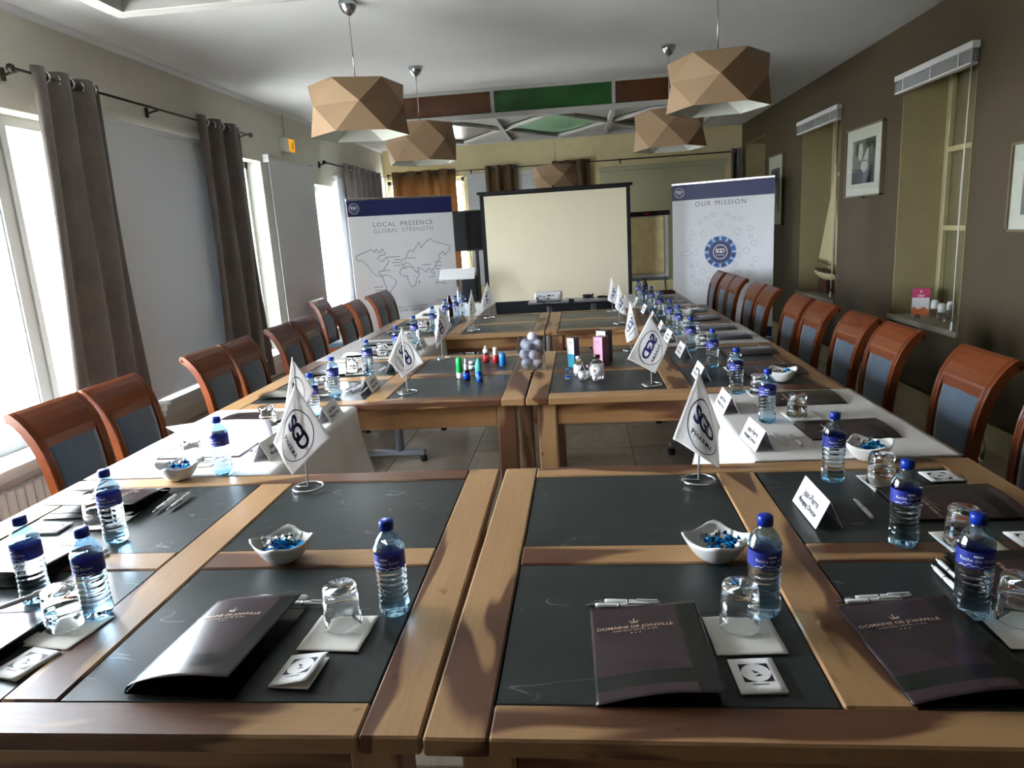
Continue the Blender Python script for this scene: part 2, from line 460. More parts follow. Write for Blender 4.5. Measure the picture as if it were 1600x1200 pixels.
def window(name, x, y0, y1, z0, z1, mull, bars, th=.06, fr='window_frame_paint', sill=None):
    """a glazed window in the plane x = const"""
    w = struct(MB().box(x-th/2, x+th/2, y0, y0+.06, z0, z1).box(x-th/2, x+th/2, y1-.06, y1, z0, z1)
               .box(x-th/2, x+th/2, y0, y1, z0, z0+.07).box(x-th/2, x+th/2, y0, y1, z1-.06, z1).obj(name, fr))
    for yy, ww in mull:
        mb = MB().box(x-th/2-.01, x+th/2+.01, yy-ww/2, yy+ww/2, z0+.07, z1-.06)
        if ww > .08:
            for q in (-1, 1): mb.box(x+th/2+.01, x+th/2+.022, yy+q*ww*.3-ww*.14, yy+q*ww*.3+ww*.14, z0+.07, z1-.06)
        mb.obj('mullion', fr, w)
    for zz in bars: MB().box(x-th/3, x+th/3, y0+.06, y1-.06, zz-.015, zz+.015).obj('glazing_bar', fr, w)
    ys = [y0+.06]+[q for yy, ww in mull for q in (yy-ww/2, yy+ww/2)]+[y1-.06]
    for k in range(0, len(ys), 2): MB().box(x-.004, x+.004, ys[k], ys[k+1], z0+.07, z1-.06).obj('pane', 'window_glass', w)
    return w
for k, (a, b, z0, z1) in enumerate(LW):
    mull = [[(2.3, .09), (3.74, .16)], [(5.7, .1), (6.55, .05)], [(8.45, .06), (9.1, .06)]][k]
    w = window('window_%d' % (k+1), XL-.16, a, b, z0, z1, mull, [])
    MB().box(XL-.14, XL+.09, a-.04, b+.04, z0-.03, z0+.005, b=.006).box(XL, XL+.05, a-.03, b+.03, z0-.075, z0-.03, b=.005).box(XL, XL+.03, a-.02, b+.02, z0-.12, z0-.075).obj('window_sill', 'white_trim', w)
    portal('window_daylight', (XL-.3, (a+b)/2, (z0+z1)/2), (0, R(-90), 0), z1-z0, b-a)
for k, (p, q, z0, z1) in enumerate(FWS):
    y0, y1 = YF+.1, YF+.16
    w = struct(MB().box(p, p+.06, y0, y1, z0, z1).box(q-.06, q, y0, y1, z0, z1).box(p, q, y0, y1, z0, z0+.06).box(p, q, y0, y1, z1-.06, z1).box((p+q)/2-.03, (p+q)/2+.03, y0, y1, z0, z1).obj('window_%d' % (4+k), 'white_trim'))
    for e, f in ((p+.06, (p+q)/2-.03), ((p+q)/2+.03, q-.06)): MB().box(e, f, YF+.12, YF+.13, z0+.06, z1-.06).obj('pane', 'window_glass', w)
    portal('far_window_daylight', ((p+q)/2, YF+.28, (z0+z1)/2), (R(-90), 0, 0), q-p, z1-z0)
# right niches: closed shuttered windows at the back of deep reveals
for k, (a, b, z0, z1) in enumerate(NW):
    w = struct(MB().box(XR+.36, XR+.449, a, b, z0, z1).obj('window_%d' % (7+k), 'shutter_paint'))
    MB().box(XR+.002, XR+.36, b-.012, b, z0, z1).box(XR+.002, XR+.36, a, a+.012, z0, z1).box(XR+.002, XR+.36, a, b, z1-.012, z1).obj('reveal', 'niche_paint', w)
    MB().box(XR-.03, XR+.36, a-.02, b+.02, z0-.03, z0+.012, b=.006).obj('window_sill', 'greige_trim', w)
    for yy in (b-.04, (a+b)/2, a+.04): MB().box(XR+.32, XR+.36, yy-.028, yy+.028, z0+.012, z1-.012, b=.004).obj('mullion', 'cream_trim', w)
    for zz in (z0+.68, z0+1.27): MB().box(XR+.325, XR+.36, a+.012, b-.012, zz-.02, zz+.02, b=.004).obj('glazing_bar', 'cream_trim', w)
# outside
struct(MB().box(-40, XL-.3, -30, 50, -.5, -.4).obj('ground_outside', 'gravel'))
struct(MB().box(XL-.3, 30, YF+.3, 50, -.5, -.4).obj('ground_behind', 'gravel'))
random.seed(3)
bush = thing('shrub', 'pale leafless shrub outside the nearest left window', 'shrub', (-6.6, 6.3, -.4))
mb = MB()
for k in range(26):
    a = random.uniform(0, 2*PI); l = random.uniform(.5, 1.1)
    p = Vector((0, 0, 0)); pts = [p.copy()]
    for q in range(4):
        p = p+Vector((math.cos(a)*.1*l, math.sin(a)*.1*l, .3*l))+Vector((random.uniform(-.06, .06), random.uniform(-.06, .06), 0)); pts.append(p.copy())
    mb.tube(pts, [.014, .011, .008, .006, .004], 5)
mb.obj('branches', 'bark', bush)
mb = MB()
for k in range(160):
    a = random.uniform(0, 2*PI); r = random.uniform(.1, .55); z = random.uniform(.5, 1.3); q = .05
    c = Vector((r*math.cos(a), r*math.sin(a), z)); d = Vector((random.uniform(-1, 1), random.uniform(-1, 1), random.uniform(-.4, .4))).normalized(); e = d.orthogonal().normalized()
    mb.add([c-d*q, c+e*q*.5, c+d*q, c-e*q*.5], [(0, 1, 2, 3)])
lv = mb.obj('foliage', 'leaf', bush); lv['kind'] = 'stuff'

# ================================================================== BIG TABLES
BOARD = {}
def board(par, x0, x1, y0, y1, z0, z1, name, mat, bev=.004):
    """one plank as its own object, its grain along its longest side"""
    L = (x1-x0, y1-y0, z1-z0); k = L.index(max(L)); c = ((x0+x1)/2, (y0+y1)/2, (z0+z1)/2)
    if k == 0: d, rot = (L[0], L[1], L[2]), (0, 0, 0)
    elif k == 1: d, rot = (L[1], L[0], L[2]), (0, 0, PI/2)
    else: d, rot = (L[2], L[1], L[0]), (0, -PI/2, 0)
    return MB().box(-d[0]/2, d[0]/2, -d[1]/2, d[1]/2, -d[2]/2, d[2]/2, b=bev).obj(name, mat, par, c, rot)
def big_table(x0, x1, y0, y1, xs, ys, rz, label):
    """framed hardwood table with four slate panels; xs, ys = inner edges of the panels"""
    t = thing('conference_table', label, 'table', (x0, y0, 0), rz, 'slate-topped wooden tables')
    w, d = x1-x0, y1-y0; T, B = .75, .715; g = .0015
    for (a, b) in ((0, ys[0]), (ys[3], d)): board(t, xs[0]+g, xs[3]-g, a, b, B, T, 'rail', 'rosewood')
    for (a, b) in ((0, xs[0]), (xs[3], w)): board(t, a, b, 0, d, B, T, 'stile', 'rosewood')
    board(t, xs[1], xs[2], ys[0]+g, ys[3]-g, B, T, 'stile', 'rosewood')
    for (a, b) in ((xs[0], xs[1]), (xs[2], xs[3])): board(t, a+g, b-g, ys[1], ys[2], B, T, 'cross_rail', 'rosewood')
    for (a, b) in ((xs[0], xs[1]), (xs[2], xs[3])):
        for (p, q) in ((ys[0], ys[1]), (ys[2], ys[3])):
            MB().box(a+.003, b-.003, p+.003, q-.003, -.022, -.003, b=.002).obj('slate_panel', 'slate', t, (0, 0, T))
    MB().box(xs[0]-.01, xs[3]+.01, ys[0]-.01, ys[3]+.01, B-.012, B-.004).obj('panel_bed', 'black_cloth', t)
    i = .05
    for (a, b) in ((i+.015, i+.04), (d-i-.04, d-i-.015)): board(t, i+.09, w-i-.09, a, b, .60, B-.002, 'apron', 'rosewood_apron')
    for (a, b) in ((i+.015, i+.04), (w-i-.04, w-i-.015)): board(t, a, b, i+.09, d-i-.09, .60, B-.002, 'apron', 'rosewood_apron')
    for px in (i, w-i-.09):
        for py in (i, d-i-.09): board(t, px, px+.09, py, py+.09, .0, B-.002, 'leg', 'rosewood_leg', .006)
    return t
xsL = (.11, .715, .826, 1.413); xsR = (.105, .675, .79, 1.355); ysP = (.086, .592, .688, 1.196)
LT, RT = [], []
big_table(-1.795, -.280, .940, 2.220, xsL, ysP, R(.3), 'slate-panelled wooden table in front on the left of the long seam')
big_table(-.2755, 1.19, .945, 2.225, xsR, ysP, R(-.5), 'slate-panelled wooden table in front on the right of the long seam')
ysM = (.10, .605, .70, 1.20)
big_table(-1.80, -.275, 3.215, 4.505, xsL, ysM, 0, 'slate-panelled wooden table in the middle row carrying small medicine bottles')
big_table(-.267, 1.195, 3.21, 4.50, xsR, ysM, R(-.4), 'slate-panelled wooden table in the middle row carrying cartons and vials')
ysF = (.095, .60, .70, 1.20)
big_table(-1.78, -.275, 5.41, 6.69, xsL, ysF, 0, 'farthest slate-panelled wooden table, left of the seam, nearest the map banner')
big_table(-.268, 1.18, 5.41, 6.69, xsR, ysF, 0, 'farthest slate-panelled wooden table, right of the seam, below the screen')
# folding tables under paper cloths
def folding_table(x0, x1, y0, y1, label, inner):
    t = thing('folding_table', label, 'table', ((x0+x1)/2, (y0+y1)/2, 0), 0, 'folding tables under cloths')
    w, d = (x1-x0)/2, (y1-y0)/2
    MB().box(-w, w, -d, d, .722, .745, b=.003).obj('tabletop', 'white_plastic', t)
    for s in (-1, 1):
        y = s*(d-.06)
        MB().tube([(inner*.15, y, .06), (inner*.15, y, .722)], .03, 12).obj('leg_column', 'grey_metal', t)
        f = MB().box(-w*.93, w*.93, y-.03, y+.03, .045, .085, b=.01).obj('leg_foot', 'grey_metal', t)
        for q in (-1, 1): MB().lathe([(.02, .0), (.024, .008), (.024, .036), (.015, .046)], 10, c=(q*w*.88, y, 0)).obj('caster', 'rubber', f)
    return t
def tablecloth(x0, x1, y0, y1, side, drop, label):
    """paper cloth: flat on top, folded over the inner edge (side = +1: hangs on the +x side) with ripples"""
    L = x1-x0
    def fn(u, v):
        y = y0+(y1-y0)*v; s = u*(L+drop)
        rip = .004*math.sin(v*23)+.003*math.sin(v*41+1)
        if s <= L:
            x = s; z = .7475+.0006*math.sin(v*19+u*7)
        else:
            k = (s-L)/drop; x = L+.010+k*(.022+rip*2+.05*(1 if v > .9 or v < .1 else 0)*k); z = .7475-.004-(s-L)*(1-.05*math.sin(v*5+.6))
        X = x0+x if side > 0 else x1-x
        return (X, y, z)
    mb = MB().sheet(fn, 60, 40, .0012 if side < 0 else -.0012)
    return tag(mb.obj('tablecloth', 'tablecloth_paper'), label, 'tablecloth', 'white paper tablecloths')
CL = [(-1.80, -1.10, 2.235, 3.205, 1, .33, 'front left'), (-1.79, -1.07, 4.515, 5.40, 1, .33, 'middle left'), (-1.66, -.96, 6.70, 7.95, 1, .30, 'rear left'),
      (.555, 1.20, 2.235, 3.185, -1, .40, 'front right'), (.54, 1.20, 4.50, 5.40, -1, .33, 'middle right'), (.52, 1.10, 6.70, 8.06, -1, .30, 'rear right')]
for (a, b, c, d, s, dr, nm) in CL:
    where = {'front': 'between the front and middle wooden tables', 'middle': 'between the middle and far wooden tables', 'rear': 'beyond the far wooden tables'}[nm.split()[0]]
    sd = nm.split()[1]
    folding_table(a+.005, b-.005, c+.005, d-.005, 'grey-legged folding table on the %s side, %s' % (sd, where), s)
    tablecloth(a, b, c, d, s, dr, 'white paper cloth on the %s side, %s' % (sd, where))

# ================================================================== CHAIRS
PROF = [(-.205, .40), (-.208, .50), (-.214, .60), (-.225, .69), (-.24, .76), (-.26, .82), (-.285, .865), (-.312, .90), (-.335, .922), (-.352, .932), (-.368, .928), (-.374, .912)]
def prof_at(z):
    for (y0, z0), (y1, z1) in zip(PROF, PROF[1:]):
        if z <= z1: return y0+(y1-y0)*(z-z0)/(z1-z0)
def sweep(mb, pts, x0, x1, th, grooves=()):
    """sweep a slab of width x0..x1 and thickness th along a side profile (front face = +y)"""
    xs = [x0]; fr = [0.0]
    for g in grooves: xs += [g-.003, g-.001, g+.001, g+.003]; fr += [0, -.004, -.004, 0]
    xs.append(x1); fr.append(0); n = len(xs); vs = []; fs = []; N = len(pts)
    for i, (y, z) in enumerate(pts):
        a = pts[max(i-1, 0)]; b = pts[min(i+1, N-1)]; ty, tz = b[0]-a[0], b[1]-a[1]; l = math.hypot(ty, tz); ny, nz = tz/l, -ty/l
        for x, f in zip(xs, fr): vs.append((x, y+ny*f, z+nz*f))
        for x in (x1, x0): vs.append((x, y-ny*th, z-nz*th))
    m = n+2
    for i in range(N-1):
        for k in range(m): k2 = (k+1) % m; fs.append((i*m+k, i*m+k2, (i+1)*m+k2, (i+1)*m+k))
    fs.append(tuple(reversed(range(m)))); fs.append(tuple((N-1)*m+k for k in range(m)))
    mb.add(vs, fs, 0, False)
def make_chair():
    t = thing('dining_chair', 'x', 'chair')
    h = .203; sw = .046
    for s in (-1, 1):
        a, b = (-h, -h+sw) if s < 0 else (h-sw, h)
        mb = MB(); sweep(mb, PROF, a, b, .038, (a+.018, a+.030)); mb.obj('stile', 'chair_wood', t)
    top = [p for p in PROF if p[1] > .81]; top = [(prof_at(.792), .792), (prof_at(.808), .808)]+top
    mb = MB(); sweep(mb, top, -h+sw, h-sw, .034)
    for i in range(len(mb.v)):                         # arched lower edge
        x, y, z = mb.v[i]
        if z < .80: mb.v[i] = (x, y, z-.022+.032*(1-(x/(h-sw))**2))
    mb.obj('top_rail', 'chair_wood', t)
    mb = MB().tube([(-h+.002, -.352, .907), (h-.002, -.352, .907)], .022, 10); mb.obj('scroll', 'chair_wood', t)
    mb = MB()
    def pf(u, v):
        z = .46+.345*v; x = (-h+sw)+2*(h-sw)*u
        zz = z+(.018*(1-(2*u-1)**2)-.006)*v
        return (x, prof_at(zz)-.013+.010*math.sin(PI*u)**.6*math.sin(PI*min(1, max(0, v*.96+.02)))**.5, zz)
    mb.sheet(pf, 10, 12, -.02); mb.obj('back_panel', 'chair_velvet', t)
    MB().box(-h+sw, h-sw, -.24, -.21, .42, .46).obj('lower_rail', 'chair_wood', t)
    mb = MB()
    def sf(u, v):
        x = (-.205-.015*v)*(1-2*u); y = -.20+.37*v
        return (x, y, .455+.028*(math.sin(PI*u)*math.sin(PI*v))**.35)
    mb.sheet(sf, 10, 10, .05); mb.obj('seat', 'chair_velvet', t)
    MB().box(-.2, .2, .140, .164, .355, .42).box(-.21, -.185, -.2, .15, .355, .42).box(.185, .21, -.2, .15, .355, .42).obj('seat_frame', 'chair_wood', t)
    for s in (-1, 1):
        MB().prism([(-.018, 0), (.018, 0), (.024, .415), (-.024, .415)], .125, .168, 'y').obj('leg', 'chair_wood', t, (s*.192, 0, 0))
        mb = MB(); sweep(mb, [(-.235, 0), (-.212, .2), (-.205, .41)], s*.19-.024, s*.19+.024, .038); mb.obj('leg', 'chair_wood', t)
    for o in kids(t):                                  # the back narrows towards the seat
        if o.name.split('.')[0] in ('stile', 'back_panel', 'lower_rail', 'top_rail'):
            for v in o.data.vertices: v.co.x *= 1-.13*max(0, min(1, (.88-v.co.z)/.45))
    return t
ords = ['nearest', 'second', 'third', 'fourth', 'fifth', 'sixth', 'seventh', 'eighth', 'ninth', 'tenth', 'eleventh', 'twelfth', 'thirteenth', 'fourteenth']
for k, y in enumerate([2.38, 2.99, 3.76, 4.26, 4.89, 5.38, 6.18, 6.64, 7.35, 7.83, 8.35]):
    place('chair', make_chair, (1.315+.004*math.sin(k*3), y, 0), PI/2+R(.8*math.sin(k*5)), '%s blue-backed brown wooden chair along the right side of the tables' % ords[k], 'dining chairs on the right')
for k, y in enumerate([2.73, 3.165, 4.01, 4.45, 5.15, 5.62, 6.50, 7.00, 7.70, 8.14]):
    place('chair', make_chair, (-1.955+.004*math.sin(k*4), y, 0), -PI/2+R(.8*math.sin(k*3)), '%s blue-backed brown wooden chair along the left side of the tables' % ords[k], 'dining chairs on the left')
place('chair', make_chair, (-2.49, 7.42, 0), -PI/2, 'brown wooden chair set apart against the left wall by the window', 'dining chairs on the left')
# ================================================================== BLINDS, CURTAINS, RODS
def roller_blind(y0, y1, z0, z1, x, label):
    t = thing('roller_blind', label, 'blind', (x, (y0+y1)/2, z1))
    w = (y1-y0)/2; hgt = z1-z0
    MB().tube([(0, -w, 0), (0, w, 0)], .022, 12).obj('roller_tube', 'blind_fabric', t)
    MB().box(.016, .0185, -w+.01, w-.01, -hgt, 0).obj('blind_sheet', 'blind_fabric', t)
    MB().box(.010, .024, -w+.01, w-.01, -hgt-.02, -hgt, b=.004).obj('bottom_bar', 'blind_fabric', t)
    for s in (-1, 1): MB().box(-.03, .03, s*w-.008, s*w+.008, -.035, .04, b=.004).obj('bracket', 'white_plastic', t)
    return t
roller_blind(4.33, 5.99, .545, 2.37, XL+.035, 'long grey roller blind pulled down between the two near curtains')
roller_blind(6.86, 8.06, .35, 2.36, XL+.035, 'grey roller blind pulled down beneath the amber exit sign')
roller_blind(8.85, 9.75, .35, 2.30, XL+.035, 'grey roller blind beside the far left corner curtain')
def rod(pts, r, label, name='curtain_rod', brackets=(), wall=(0, 0)):
    t = thing(name, label, 'curtain rod', pts[0])
    o = Vector(pts[0]); q = [Vector(p)-o for p in pts]
    MB().tube(q, r, 8).obj('pole', 'dark_iron', t)
    for e in (q[0], q[-1]): MB().lathe([(.0, -.022), (.016, -.016), (.022, 0), (.016, .016), (0, .022)], 10, c=e).obj('finial', 'dark_iron', t)
    for b in brackets:
        p = Vector(b)-o; MB().tube([p, p+Vector((wall[0], wall[1], -.02))], .007, 6).tube([p+Vector((wall[0]*.93, wall[1]*.93, -.045)), p+Vector((wall[0]*.93, wall[1]*.93, .02))], .012, 6).obj('bracket', 'dark_iron', t)
    return t
RX = XL+.11; RZ = 2.515
rod([(RX, 3.66, RZ), (RX, 6.42, RZ)], .0085, 'dark iron curtain rod over the near left windows', brackets=[(RX, 3.72, RZ), (RX, 5.0, RZ), (RX, 6.36, RZ)], wall=(-.105, 0))
rod([(RX, 8.30, RZ-.07), (RX, 11.2, RZ-.07)], .0085, 'dark iron curtain rod over the far left window', brackets=[(RX, 8.4, RZ-.07)], wall=(-.105, 0))
FY = YF-.13
rod([(-2.9, FY, 2.49), (2.46, FY, 2.49)], .0085, 'dark iron curtain rod along the far wall', brackets=[(-1.6, FY, 2.49), (.72, FY, 2.49), (2.4, FY, 2.49)], wall=(0, .125))
def curtain(p0, p1, z0, z1, n, amp, mat, label, flare=1.1, grom=True, ph=0.0, zr=None, skew=0.0):
    p0, p1 = Vector(p0), Vector(p1); d = p1-p0; L = d.length; d.normalize(); nrm = Vector((d.y, -d.x))
    t = thing('curtain', label, 'curtain', (p0.x, p0.y, 0))
    def fn(u, v):
        z = z1+(z0-z1)*v; k = 1+(flare-1)*v; s = L/2+(u-.5)*L*k
        s = s+skew*v
        a = amp*(1-.15*v); w = a*math.tanh(1.7*math.sin(2*PI*n*u+ph+.35*math.sin(3*v+u*4)))/math.tanh(1.7)+.012*math.sin(5*v+9*u)*v
        q = d*s+nrm*w; return (q.x, q.y, z)
    MB().sheet(fn, int(n*14), 14, .0025).obj('fabric', mat, t)
    if grom:
        for k in range(int(2*n)):
            u = (k+.5)/(2*n)-ph/(2*PI*n)
            u = (k*PI-ph)/(2*PI*n)
            if not .01 < u < .99: continue
            s = L*u; q = d*s
            M = Matrix.Translation((q.x, q.y, (zr or z1-.04)))
            ax = Vector((d.x, d.y, 0))+Vector((nrm.x, nrm.y, 0))*(.35 if k % 2 == 0 else -.35)
            rot = Vector((0, 0, 1)).rotation_difference(ax.normalized()).to_matrix().to_4x4()
            mb = MB(); mb.tube([(.027*math.cos(a), .027*math.sin(a), 0) for a in [2*PI*j/14 for j in range(14)]], .0078, 6, closed=True)
            mb.xf(M @ rot); mb.obj('grommet', 'steel', t)
    return t
curtain((RX, 3.80), (RX, 4.38), .50, RZ+.045, 3, .036, 'curtain_fabric', 'dark taupe eyelet curtain hanging nearest, beside the first left window', 1.2, zr=RZ, skew=-.10)
curtain((RX, 5.50), (RX, 6.24), .34, RZ+.045, 3, .036, 'curtain_fabric', 'dark taupe eyelet curtain between the long blind and the second left window', 1.1, zr=RZ, skew=-.05)
curtain((RX, 8.98), (RX, 10.75), .3, RZ-.03, 7, .045, 'curtain_fabric', 'dark eyelet curtain in the far left corner behind the map banner', 1.02, zr=RZ-.07)
curtain((-2.84, FY), (-1.83, FY), .2, 2.535, 4, .055, 'curtain_brown', 'brown backlit eyelet curtain on the far wall above the map banner', 1.0, zr=2.49)
curtain((-1.36, FY), (-.86, FY), .2, 2.535, 3, .05, 'curtain_brown', 'dark brown curtain on the far wall behind the left end of the screen', 1.0, zr=2.49)
curtain((-.32, FY), (.26, FY), .2, 2.535, 3, .05, 'curtain_brown', 'dark brown curtain on the far wall behind the right part of the screen', 1.0, zr=2.49)
curtain((2.36, FY), (2.5, FY), .2, 2.535, 1.5, .05, 'curtain_fabric', 'narrow dark curtain in the far right corner', 1.0, zr=2.49)
for (a, b, z1, lab) in ((-1.68, -.34, 2.41, 'pale closed blind on the far wall between the brown curtains'), (.40, 2.30, 2.36, 'wide closed blind on the far wall right of the screen')):
    t = thing('roller_blind', lab, 'blind', ((a+b)/2, YF-.03, z1)); w = (b-a)/2
    MB().box(-w, w, -.03, .025, -.03, .04, b=.006).obj('cassette', 'white_trim' if a < 0 else 'far_blind_fabric', t)
    MB().box(-w+.01, w-.01, 0, .004, -1.7, -.03).obj('blind_sheet', 'blind_fabric' if a < 0 else 'far_blind_fabric', t)
    MB().box(-w+.01, w-.01, -.006, .010, -1.73, -1.7).obj('bottom_bar', 'far_blind_fabric', t)
# mini blinds raised to the top of the two right niches
for k, (a, b, z0, z1) in enumerate(NW[:2]):
    t = thing('venetian_blind', ['raised slatted blind over the niche holding the pink leaflets', 'raised slatted blind over the niche holding the model sailboat'][k], 'blind', (XR-.035, (a+b)/2, z1))
    w = (b-a)/2+.03
    MB().box(-.026, .026, -w, w, -.032, .012, b=.004).obj('headrail', 'white_plastic', t)
    for j in range(9): MB().box(-.024, .024, -w+.01, w-.01, -.045-.0075*j, -.0435-.0075*j).obj('slat', 'blind_fabric', t)
    MB().box(-.024, .024, -w+.008, w-.008, -.125, -.110, b=.003).obj('bottom_rail', 'white_plastic', t)
    for q in (-.72, -.05, .72): MB().box(-.0275, -.0262, q*w-.008, q*w+.008, -.112, -.03).obj('ladder_tape', 'white_plastic', t)
    MB().tube([(-.012, -w+.012, -.03), (-.018, -w+.02, -.9), (-.012, -w+.015, -1.72)], .0045, 6).obj('wand', 'mount_board', t)
    MB().tube([(-.02, -w+.004, -.03), (-.02, -w+.004, -1.75)], .0014, 5).lathe([(.004, -1.86), (.011, -1.85), (.008, -1.80), (0, -1.795)], 8, c=(-.02, -w+.004, .05)).obj('pull_cord', 'white_plastic', t)

# ================================================================== RADIATOR, SIGN, PICTURES
t = thing('radiator', 'white panel radiator with pipes under the first left window', 'radiator', (XL+.07, 3.2, .12))
mb = MB()
for k in range(18): mb.box(-.03, .03, -.55+k*.061, -.55+k*.061+.052, 0, .27, b=.008)
mb.obj('panel', 'radiator_enamel', t)
v = MB().tube([(0, .54, .22), (0, .64, .22), (.01, .70, .20), (.01, .70, -.12)], .011, 8).obj('pipe', 'radiator_enamel', t)
MB().lathe([(.013, 0), (.02, .01), (.02, .05), (.012, .06)], 10, c=(0, .64, .215)).obj('valve', 'white_plastic', v)
MB().tube([(0, .54, .04), (0, .66, .04), (.0, .78, .06), (0, .8, .12)], .013, 8).obj('pipe', 'radiator_enamel', t)
t = thing('exit_sign', 'small white emergency light with amber pictogram high on the left wall', 'sign', (XL+.001, 7.46, 2.54))
MB().box(0, .05, -.13, .13, -.065, .075, b=.008).obj('housing', 'white_plastic', t)
MB().box(.05, .062, -.02, .125, -.06, .07, b=.006).obj('lit_panel', 'sign_amber', t)
mb = MB(); mp = lambda x, y: (.0632, x, y)
ring(mb, mp, .068, .035, 0, .011, 0, 12); line(mb, mp, [(.064, .02), (.05, -.005), (.062, -.02), (.05, -.045)], .012); line(mb, mp, [(.05, -.005), (.035, -.022), (.02, -.02)], .011)
line(mb, mp, [(.08, .012), (.062, .012), (.045, .018), (.03, .005)], .009); line(mb, mp, [(.085, .05), (.115, .05), (.115, -.05), (.085, -.05)], .006)
mb.obj('pictogram', 'dark_back_paint', t)
MB().tube([(.012, .0, .075), (.006, .0, .34)], .006, 6).obj('conduit', 'left_wall_paint', t)
def picture(yc, zc, w, hgt, label, art):
    t = thing('framed_picture', label, 'picture', (XR-.002, yc, zc))
    f = .014
    MB().box(-.03, 0, -w/2, w/2, -hgt/2, -hgt/2+f).box(-.03, 0, -w/2, w/2, hgt/2-f, hgt/2).box(-.03, 0, -w/2, -w/2+f, -hgt/2, hgt/2).box(-.03, 0, w/2-f, w/2, -hgt/2, hgt/2).obj('frame', 'picture_wood', t)
    MB().box(-.016, -.012, -w/2+f, w/2-f, -hgt/2+f, hgt/2-f).obj('mount', 'mount_board', t)
    pw, ph = w*.62, hgt*.62
    MB().box(-.0172, -.016, -pw/2, pw/2, -ph/2, ph/2).obj('photograph', 'photo_grey', t)
    mb = MB(); mp = lambda x, y: (-.0176, -x, y)          # x to the right as seen from the room
    for poly, mi in art: mb.add([mp(x*pw, y*ph) for x, y in poly], [tuple(range(len(poly)))], mi)
    if art: mb.obj('print', ['photo_dark', 'photo_pale'], t)
    MB().box(-.022, -.021, -w/2+f, w/2-f, -hgt/2+f, hgt/2-f).obj('picture_pane', 'window_glass', t)
    MB().box(-.034, -.02, -.05, .05, -hgt/2-.012, -hgt/2+.002).obj('clip', 'dark_iron', t)
    return t
def blob(cx, cy, rx, ry, n=12, a=0): return [(cx+rx*math.cos(2*PI*k/n)*math.cos(a)-ry*math.sin(2*PI*k/n)*math.sin(a), cy+rx*math.cos(2*PI*k/n)*math.sin(a)+ry*math.sin(2*PI*k/n)*math.cos(a)) for k in range(n)]
picture(6.65, 1.94, .80, .60, 'framed black and white photograph between the two deep right niches', [
    ([(-.5, -.5), (.02, -.5), (.0, -.18), (-.5, -.15)], 0), (blob(-.30, .28, .09, .16), 0), (blob(-.13, .22, .1, .2), 1), ([(-.05, .0), (.1, .2), (.24, .4), (.3, .42), (.22, .22), (.2, -.02)], 1), ([(.1, .5), (.5, .5), (.5, .2), (.34, .34), (.2, .24)], 0), (blob(.05, -.1, .16, .14), 1), ([(.15, -.5), (.3, -.12), (.42, -.1), (.5, -.5)], 0), ([(.2, -.5), (.3, -.25), (.36, -.5)], 1)])
picture(9.42, 1.83, .66, .86, 'tall framed black and white photograph behind the mission banner', [(blob(0, .3, .35, .12), 0), ([(-.08, .3), (.08, .3), (.12, -.2), (.3, -.5), (-.3, -.5), (-.12, -.2)], 1), (blob(-.1, -.2, .1, .16), 0)])
picture(4.16, 1.60, .62, .50, 'framed picture at the right edge of the view beside the nearest niche', [(blob(.0, .0, .3, .3), 1)])

